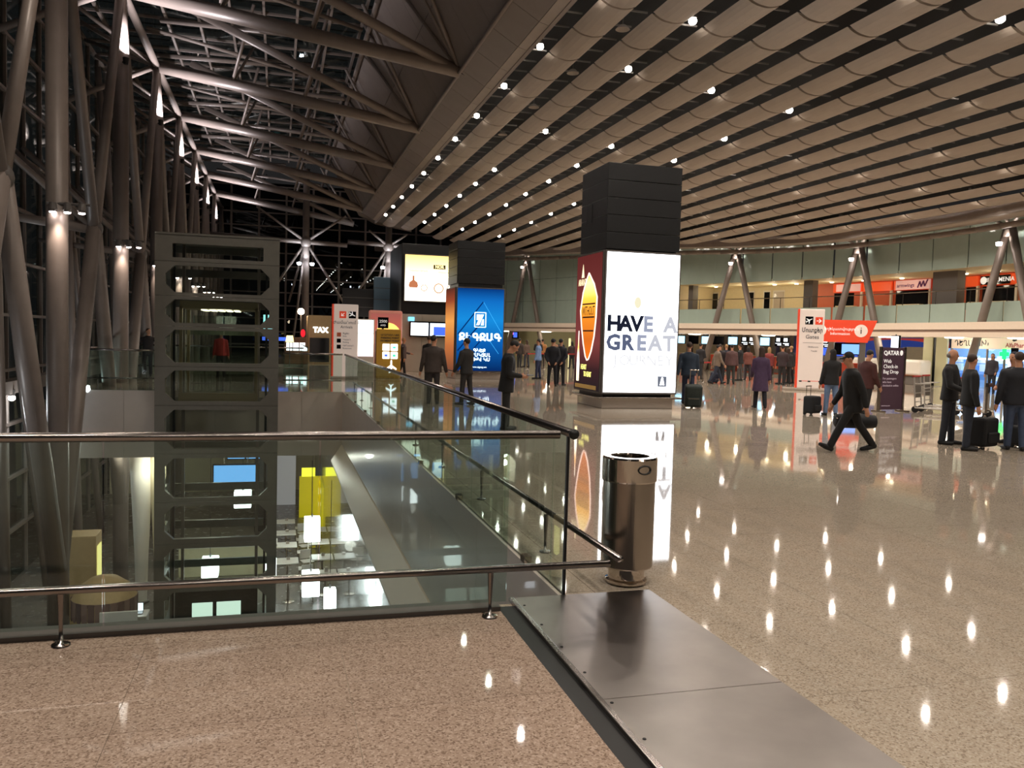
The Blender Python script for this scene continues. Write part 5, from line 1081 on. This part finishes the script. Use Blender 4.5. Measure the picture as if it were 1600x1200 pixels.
for y in (13,18.2,23.5,29):  # fill lamps added under the ledge to lift the dark lower left side
    tag(link('downlight', lamp, None, (-7.95,y,-.42)), 'added round fill lamp under the ledge of the left curtain wall', 'downlight', 'added ledge fill lamps'); point('ledge_fill_lamp',(-7.8,y,-.85),LOW_W*9,(.88,.94,1),.15)
for x,y in ((-4.4,28.2),(-2.0,30.5),(.8,28.6),(-3.4,26.6)):  # more added fill, lightening the flared columns below the walkway
    tag(link('downlight', lamp, None, (x,y,-2.02)), 'added round fill lamp under the far walkway above the lower cafe', 'downlight', 'added walkway fill lamps'); point('walkway_fill_lamp',(x,y,-2.35),LOW_W*3.2,(1,.92,.80),.1)
t = thing('yellow_partition','bright yellow partition wall at the end of the lower cafe','wall panel',(1.0,39,LOW)); MB().box(0,.95,0,.1,0,1.9).build('panel','yellow_wall',t); MB().box(.85,.95,-3,0,0,1.9).build('side_panel','yellow_wall',t); MB().box(.1,.7,-.02,0,1.9,2.3).build('lit_cap',glow('lit_yellow',(250,240,60),1.6),t)
t = thing('printed_board','tall white printed panel at the back of the cafe','panel',(-.1,42,LOW)); MB().bev(0,1.0,0,.15,0,4.3,.02).build('panel',mat('pale_panel',(205,196,205),.5,emit=.25),t); text('lettering','CAFE',.22,TR,t,(.5,-.01,3.9))
struct(MB().bev(-.9,-.45,36.5,44,LOW,-1.95,.01).build('wall_lower_dark','black_panel'))
for i,(x,z,w) in enumerate(((-1.4,LOW+3.0,1.5),(-1.1,LOW+3.9,1.2))):
    t = thing('menu_screen',['large blue menu screen seen low through the lift','pair of small blue menu screens above the large one'][i],'screen',(x,31.0+.25*i,z)); MB().bev(-w/2-.04,w/2+.04,0,.1,-.04,.75 if not i else .5,.02).build('casing','dark_screen',t); MB().box(-w/2,-.02 if i else w/2,-.01,0,0,.7 if not i else .46).build('screen',glow('menu_blue',(110,165,230),1.6),t)
    if i: MB().box(.04,w/2,-.01,0,0,.46).build('screen','menu_blue',t)
    for s in (-1,1): MB().tube((s*.4,.05,.4),(s*.4,.05,-1.95-z),.02,n=6).build('hanger','steel_dark',t)
t = thing('serving_counter','long pale serving counter behind the lift shaft','counter',(-1.6,30.0,LOW)); MB().bev(-1.6,1.6,0,.8,0,1.0,.02).build('body','cream',t); MB().bev(-1.65,1.65,-.05,.85,1.0,1.05,.01).build('worktop',WHT,t)
# stall, counter and white flared columns at the left of the lower level
t = thing('market_stall','round stall with a domed tan roof and brown scalloped valance','stall',(-3.95,21.55,LOW)); t.scale = (.6,.6,1)
MB().lathe([(0,2.55),(.5,2.5),(.95,2.3),(1.2,2.05)],n=28).build('dome','tan_box',t,smooth=True)
vl = mat('valance',(112,86,80),.7)
for i in range(28):
    a = 2*math.pi*i/28; M_ = Matrix.Rotation(a,4,'Z'); MB().prism([(-.125,2.06),(.125,2.06),(.125,1.66),(.08,1.6),(0,1.57),(-.08,1.6),(-.125,1.66)],-1.22,-1.2,M=M_ @ Matrix.Rotation(math.pi/2,4,'X') @ Matrix.Rotation(math.pi,4,'Y')).build('valance_flap',vl if i%2 else mat('valance_pale',(140,112,102),.7),t)
for i in range(4): a = math.pi/4+i*math.pi/2; MB().tube((1.05*math.cos(a),1.05*math.sin(a),0),(1.05*math.cos(a),1.05*math.sin(a),2.1),.03,n=8).build('post','white_paint',t)
MB().lathe([(0,0),(.9,0),(.9,.9),(.95,.9),(.95,.95),(0,.95)],n=24).build('counter',WHT,t)
for i in range(5): tag(MB().ell((0,0,.07),.08,.08,.08,10,7).build('goods_bundle',mat('goods_%d'%(i%3),[(90,60,110),(40,36,48),(150,120,150)][i%3],.7),loc=(-4.28+i*.16,21.2-.04*(i%2),LOW+.945)),['purple cloth bundle on the stall counter','black cloth bundle on the stall counter','lilac cloth bundle on the stall counter','second purple cloth bundle at the stall counter centre','second black cloth bundle at the end of the stall counter'][i],'bundle')
t = thing('tan_cabinet','plain tan cabinet standing behind the market stall','cabinet',(-5.2,24.2,LOW)); MB().bev(-.55,.55,0,.8,0,2.9,.02).build('body','tan_box',t); MB().box(.56,.58,.1,.6,1.7,2.6).build('lit_panel',glow('cab_lit',(240,225,140),1.0),t)
for i,(x,lab) in enumerate(((-4.0,'white flared column standing left under the far walkway'),(-3.45,'cream flared column standing by the lift under the far walkway'))):
    t = thing('flared_column',lab,'column',(x,27.5,LOW)); MB().lathe([(.16,0),(.2,1.5),(.3,3.5),(.36,4.75),(0,4.75)],n=20).build('shaft','white_paint' if not i else 'cream',t,smooth=True); MB().lathe([(0,0),(.22,0),(.22,.05),(.16,.06)],n=20).build('base_ring','steel_dark',t)
t = thing('white_desk','white desk with a laptop beside the lift on the lower level','desk',(-3.6,23.2,LOW)); MB().bev(-.35,.35,0,.6,.9,.95,.01).build('desk_top',WHT,t); MB().bev(-.33,.33,.03,.57,0,.9,.01).build('desk_body','white_paint',t)
t = thing('laptop','open black laptop with a lit white screen on the white desk','laptop',(-3.55,23.5,LOW+.952)); MB().bev(-.17,.17,-.12,.12,0,.02,.004).build('keyboard','dark_screen',t); MB().bev(-.17,.17,.11,.13,.01,.25,.004).build('lid','dark_screen',t); MB().box(-.155,.155,.105,.109,.03,.235).build('screen',SW,t)
t = thing('white_flyer_stand','white slanted board with red flower marks below the desk','panel',(-3.45,20.4,LOW)); MB().bev(-.4,.4,0,.06,0,2.0,.01).build('board','white_paint',t)
for x,z in ((.05,1.5),(-.28,1.4)): MB().ell((x,-.005,z),.09,.006,.1).build('red_mark','red_fabric',t)
# lower left shop windows
for i in range(3):
    t = thing('lower_shop_window',['blue-lit lower shop window nearest the atrium corner','blue-lit lower shop window with an orange tag','blue-lit lower shop window behind the lattice legs'][i],'window',(-7.4,13+i*4,LOW))
    MB().box(0,.1,0,3.6,.3,.42).box(0,.1,0,3.6,2.6,2.72).box(0,.1,0,.1,.3,2.7).box(0,.1,3.5,3.6,.3,2.7).box(0,.1,1.75,1.85,.3,2.7).build('frame','steel_paint',t); MB().box(.04,.06,.1,3.5,.42,2.6).build('pane','dark_window',t)
    if i == 1: MB().box(.11,.13,1.2,1.5,3.3,3.8).build('orange_tag',OR,t)
